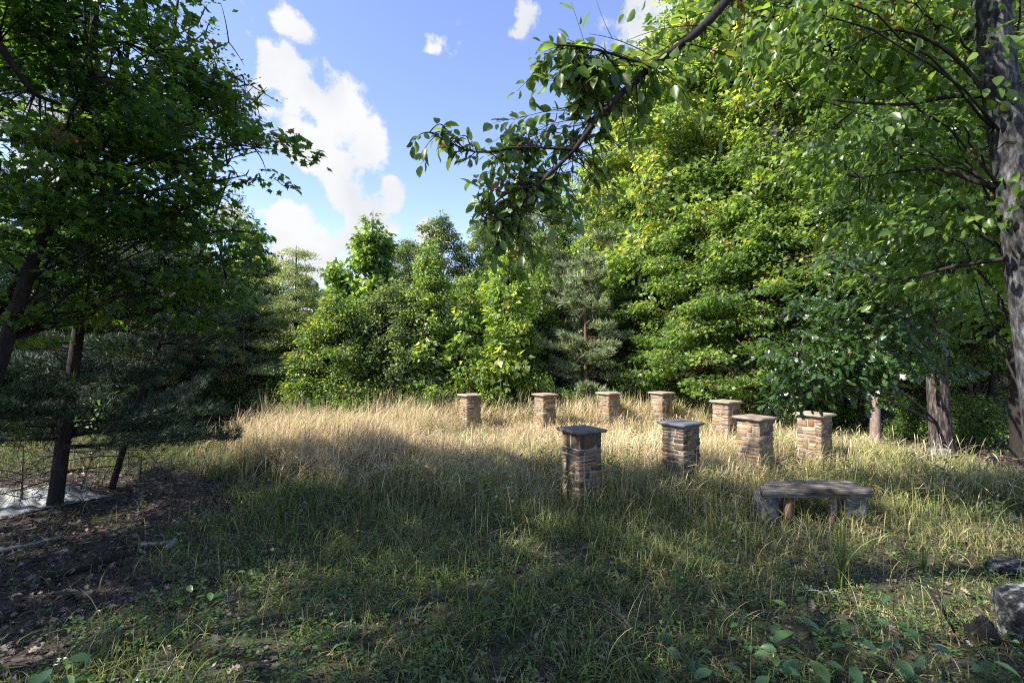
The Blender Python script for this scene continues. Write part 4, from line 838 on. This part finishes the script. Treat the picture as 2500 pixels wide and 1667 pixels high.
# taller sparse stalks in front of the hay
g = G(); n = 16000; y = R.uniform(2.2, 7.6, n); x = R.uniform(-3.5, 5.8, n)
k = R.uniform(0, 1, n) < np.clip(.12+.9*sm(3.2, 6.8, y)*sm(-3.2, -.5, x)*(1-sm(4.8, 5.8, x))*(.7+.4*fbm(x, y, 1.7)), 0, 1)*(1-litter_mask(x, y)); k &= ~((abs(x-3.87) < .8) & (y < 6.2) & (y > 4.4) & (R.uniform(0, 1, n) < .85)); x, y = x[k], y[k]; n = len(x)
blades(g, x, y, R.uniform(.2, .68, n)*(.6+.6*sm(3, 7, y)), R.uniform(.0013, .0026, n), np.abs(R.normal(.5, .45, n)), R.uniform(0, 6.28, n), np.clip(R.normal(.45, .35, n), 0, 1), 6)
tag(g.build('dry_stalks', M['grass']), 'thin dry and green stalks rising from the foreground grass', 'grass', kind='stuff')
# dead leaves
g = G(); n = 80000; r_ = R.uniform(0, 1, n)**.7; y = 1.1+r_*14.5; x = R.uniform(-1.2, 1.15, n)*(y*1.05+.4)
k = R.uniform(0, 1, n) < np.clip(.3-.35*fbm(x+7, y-3, 4.1)+litter_mask(x, y), 0.05, 1); x, y = x[k], y[k]; n = len(x)
P = np.stack([x, y, hz(x, y)+R.uniform(.003, .03, n)], -1); a = R.uniform(0, 6.28, n); tin = np.clip(R.normal(.4, .25, n), 0, 1)
T = OAK[0].copy(); T[:, 2] = .22*np.abs(T[:, 0])+.12*T[:, 1]**2
h_ = n//2
inst(g, T, OAK[1], P[:h_], np.stack([np.cos(a), np.sin(a), R.normal(0, .25, n)], -1)[:h_], (np.tile([0, 0, 1.], (n, 1))+R.normal(0, .35, (n, 3)))[:h_], R.uniform(.03, .085, h_), np.stack([tin]*3, -1)[:h_])
T2 = SIMPLE[0].copy(); T2[:, 2] *= 2
inst(g, T2, SIMPLE[1], P[h_:], np.stack([np.cos(a), np.sin(a), R.normal(0, .25, n)], -1)[h_:], (np.tile([0, 0, 1.], (n, 1))+R.normal(0, .35, (n, 3)))[h_:], R.uniform(.025, .07, n-h_), np.stack([tin]*3, -1)[h_:])
tag(g.build('leaf_litter', M['litter']), 'curled brown dead leaves carpeting the ground under the trees', 'leaf litter', kind='stuff')
# small weeds
g = G(); n = 15000; r_ = R.uniform(0, 1, n)**.8; y = 1.2+r_*9; x = R.uniform(-1.1, 1.15, n)*(y*1.02+.2)
k = R.uniform(0, 1, n) < np.clip((1-.9*litter_mask(x, y))*(.55+.5*fbm(x+5, y+2, 1.4)), .03, 1)*(1-.7*hay_mask(x, y)); x, y = x[k], y[k]; n = len(x); per = 7
hh = R.uniform(.03, .16, n); X = np.repeat(x, per); Y = np.repeat(y, per); t = np.tile(np.linspace(.3, 1, per), n); a = np.tile(np.arange(per)*2.4, n)+np.repeat(R.uniform(0, 6, n), per); H = np.repeat(hh, per)
P = np.stack([X+.01*np.cos(a), Y+.01*np.sin(a), hz(X, Y)+H*t], -1); tin = np.clip(np.repeat(R.normal(.45, .25, n), per), 0, 1)
inst(g, SIMPLE[0], SIMPLE[1], P, np.stack([np.cos(a), np.sin(a), R.normal(.15, .2, n*per)], -1), np.tile([0, 0, 1.], (n*per, 1))+R.normal(0, .3, (n*per, 3)), np.repeat(R.uniform(.018, .045, n), per)*R.uniform(.7, 1.2, n*per), np.stack([tin]*3, -1))
n = 900; x = R.uniform(-7, 8, n); y = R.uniform(6.3, 14, n); k = R.uniform(0, 1, n) < hay_mask(x, y)*np.clip(.4+.7*fbm(x+4, y, 1.2), 0, 1); x, y = x[k], y[k]; n = len(x); per = 20
H = np.repeat(R.uniform(.35, .75, n), per); X = np.repeat(x, per)+R.normal(0, .03, n*per); Y = np.repeat(y, per)+R.normal(0, .03, n*per); t = np.tile(np.linspace(.35, 1, per), n); a = R.uniform(0, 6.28, n*per)
P = np.stack([X, Y, hz(X, Y)+H*t], -1); tin = np.clip(np.repeat(R.normal(.35, .25, n), per), 0, 1)
inst(g, SIMPLE[0], SIMPLE[1], P, np.stack([np.cos(a), np.sin(a), R.normal(.2, .3, n*per)], -1), np.tile([0, 0, 1.], (n*per, 1))+R.normal(0, .4, (n*per, 3)), R.uniform(.03, .07, n*per), np.stack([tin]*3, -1))
tag(g.build('ground_cover', M['forb']), 'small leafy weeds spread through the foreground grass', 'weeds', kind='stuff')

# ------------------------------------------------------------ single plants of the foreground
reseed('plants')
def seedling(base, h, nl, ls, lean, label, mat='seedling', cat='plant', group=None, name='seedling', flower=0, leafT=OVAL, up=.25, r=.0035, top_only=False):
    e = empty(name, tuple(base), label, cat, group); gs, gl = G(), G()
    P = smoothpath([(0,0,-.02),(lean[0]*.4,lean[1]*.4,h*.5),(lean[0],lean[1],h)], 9); tube(gs, P, np.linspace(r, r*.4, 9), 5)
    for k in range(nl):
        f = (.55 if top_only else .25)+(1-(.55 if top_only else .25))*(k/max(1, nl-1)); i = f*8; p = P[int(i)] if int(i) >= 8 else P[int(i)]+(P[int(i)+1]-P[int(i)])*(i-int(i))
        a = k*2.4+R.uniform(-.4, .4); d_ = np.array([math.cos(a), math.sin(a), up]); q = p+d_*ls*.25; tube(gs, [p, (p+q)/2, q], [r*.5, r*.4, r*.3], 3)
        tn = min(1, max(0, R.normal(.45, .2))); y = np.array([math.cos(a), math.sin(a), R.normal(-.1, .2)])
        inst(gl, leafT[0], leafT[1], q[None], y[None], (np.array([0, 0, 1])+R.normal(0, .25, 3))[None], np.array([ls*random.uniform(.7, 1.15)]), np.array([[tn]*3]))
    gs.build('stem', M['twig'] if mat != 'grass' else M['forb'], e); gl.build('leaves', M[mat], e)
    if flower:
        gf = G()
        for k in range(flower):
            c = P[-1]+np.array([R.normal(0, .03), R.normal(0, .03), R.uniform(0, .02)])
            for q in range(7):
                a = q*.9; T = SIMPLE; inst(gf, T[0], T[1], c[None], np.array([[math.cos(a), math.sin(a), .3]]), np.array([[0, 0, 1.]]), np.array([.007]), np.array([[.5]*3]))
            tube(gf, [P[-1]-np.array([0, 0, .004]), c, c+np.array([0, 0, .001])], [.0012, .001, .001], 3)
        gf.build('flowers', M['petal'], e)
    return e
SG = 'broad leaved seedlings in the lower right'
for (px, py, h, nl, ls, le, lab) in (
   (1580,1555,.3,7,.13,(-.08,0),'seedling with four large blue-green leaves, leftmost of the group at the bottom'),
   (1690,1500,.3,8,.075,(.02,0),'dark stemmed seedling left of the bottom centre of the group with small leaves'),
   (1790,1545,.42,8,.12,(.02,.02),'tall seedling with pale shiny leaves in the middle of the lower right'),
   (1865,1600,.45,7,.13,(-.1,.05),'seedling whose broad leaves spread at the middle of the bottom edge'),
   (1940,1590,.36,8,.1,(.05,.05),'seedling with drooping leaves right of the tallest seedling'),
   (2030,1560,.3,7,.1,(.05,0),'low seedling right of the group below the sunlit patch'),
   (2120,1600,.3,7,.11,(.0,0),'seedling touching the bottom edge below the sunlit patch'),
   (2250,1620,.28,7,.11,(.0,0),'seedling in the bottom right corner'),
   (1640,1640,.3,7,.09,(.0,0),'seedling at the bottom edge left of the group'),
   (1760,1660,.35,8,.09,(.03,0),'dark seedling cut by the bottom edge under the tall one'),
   (2040,1440,.22,5,.08,(.02,0),'small seedling beside the sunlit patch')):
    seedling(GP(px, py), h, nl, ls, le, lab, group=SG)
seedling(GP(140,1640), .28, 9, .12, (.02,0), 'broad leaved plant with tiny white flowers in the lower left corner', flower=7, name='flowering_plant')
seedling(GP(80,1700), .2, 7, .13, (0,0), 'low pale leaved plant cut by the bottom edge at the far left', name='leafy_plant')
seedling(GP(1845,1440), .28, 7, .045, (.02,0), 'slim weed topped with a cluster of tiny white flowers, right of centre', flower=14, name='flowering_weed', mat='forb')
seedling(GP(1900,1430), .24, 6, .04, (.0,0), 'weed with a smaller white flower cluster beside the first one', flower=8, name='flowering_weed', mat='forb')
for (px, py, lab) in ((345,1400,'seedling with three leaves on the litter at the left'),(430,1395,'leafy seedling at the edge of the litter'),(395,1345,'pale green seedling at the edge of the litter beyond the others'),(480,1420,'seedling where the litter meets the grass'),(370,1265,'tiny green seedling beside the pale stick'),(620,1290,'weed patch plant standing left of centre in the shade'),(570,1360,'small weed left of centre')):
    seedling(GP(px, py), random.uniform(.14, .24), 6, .07, (.02,0), lab, mat='forb', group='small green seedlings at the edge of the litter')
WG = 'leafy weeds standing in the meadow grass'
for (px, py, h, nl, lab) in ((1180,1240,.75,22,'tall dark leafy weed standing in the grass left of the nearest pillar'),(1150,1235,.5,16,'shorter weed left of the tall dark one'),(1130,1440,.6,10,'thin dark stemmed weed leaning in the centre foreground'),(1560,1210,.5,16,'weed between the nearest pillar and the dark pillar'),(1620,1290,.6,16,'weed at the shade edge left of the bench'),(1700,1300,.55,14,'weed just left of the bench'),(2140,1230,.4,18,'bushy weed right of the bench'),(2260,1250,.5,20,'bushy weed left of the grey trunk foot'),(1890,1120,.45,20,'green weed between the multicoloured pillar and the rightmost one'),(700,1230,.4,22,'dark green weed at the shade edge on the left of the meadow'),(790,1190,.45,20,'weed with yellow-green top at the shade edge')):
    seedling(GP(px, py), h, nl, .06, (R.normal(0, .06), 0), lab, mat='forb', cat='weed', name='leafy_weed', group=WG, leafT=SIMPLE, r=.003)
def grass_tuft(px, py, n, h, label, dry=.1, w=.004, spread=.03, bend=.3):
    c = GP(px, py); g = G(); x = c[0]+R.normal(0, spread, n); y = c[1]+R.normal(0, spread, n)
    blades(g, x, y, h*R.uniform(.55, 1.05, n), np.full(n, w), np.abs(R.normal(bend, .2, n)), R.uniform(0, 6.28, n), np.clip(R.normal(dry, .1, n), 0, 1), 7)
    tag(g.build('grass_tuft', M['hay']), label, 'grass', kind='thing')
grass_tuft(1925,1350,18,.85,'tall lime green grass stalk lit by the sun right of the bench',.0,.0065,.014,.12)
grass_tuft(2110,1310,10,.5,'shorter lime green grass tuft right of the tall lit stalk',.0,.005,.02,.15)
grass_tuft(1900,1345,9,.75,'dry pinkish bent grass stems beside the lime green stalk',1.,.0045,.03,.6)
grass_tuft(540,1070,60,.85,'bright green grass clump at the left end of the meadow',.05,.004,.22,.15)
grass_tuft(625,1050,50,.8,'second bright green grass clump at the left of the meadow',.1,.004,.25,.15)
grass_tuft(1660,1440,30,.4,'tangled pale grass tuft in the lower right foreground',.7,.002,.08,.9)
grass_tuft(980,1235,40,.22,'small sunlit grass tuft in the shaded foreground left of centre',.3,.003,.06,.6)
grass_tuft(1470,1500,26,.5,'sparse dry grass tuft in the centre foreground',.9,.0016,.09,.9)
grass_tuft(2300,1120,60,.5,'dry arching grass clump before the grey trunk',.8,.0025,.12,.8)
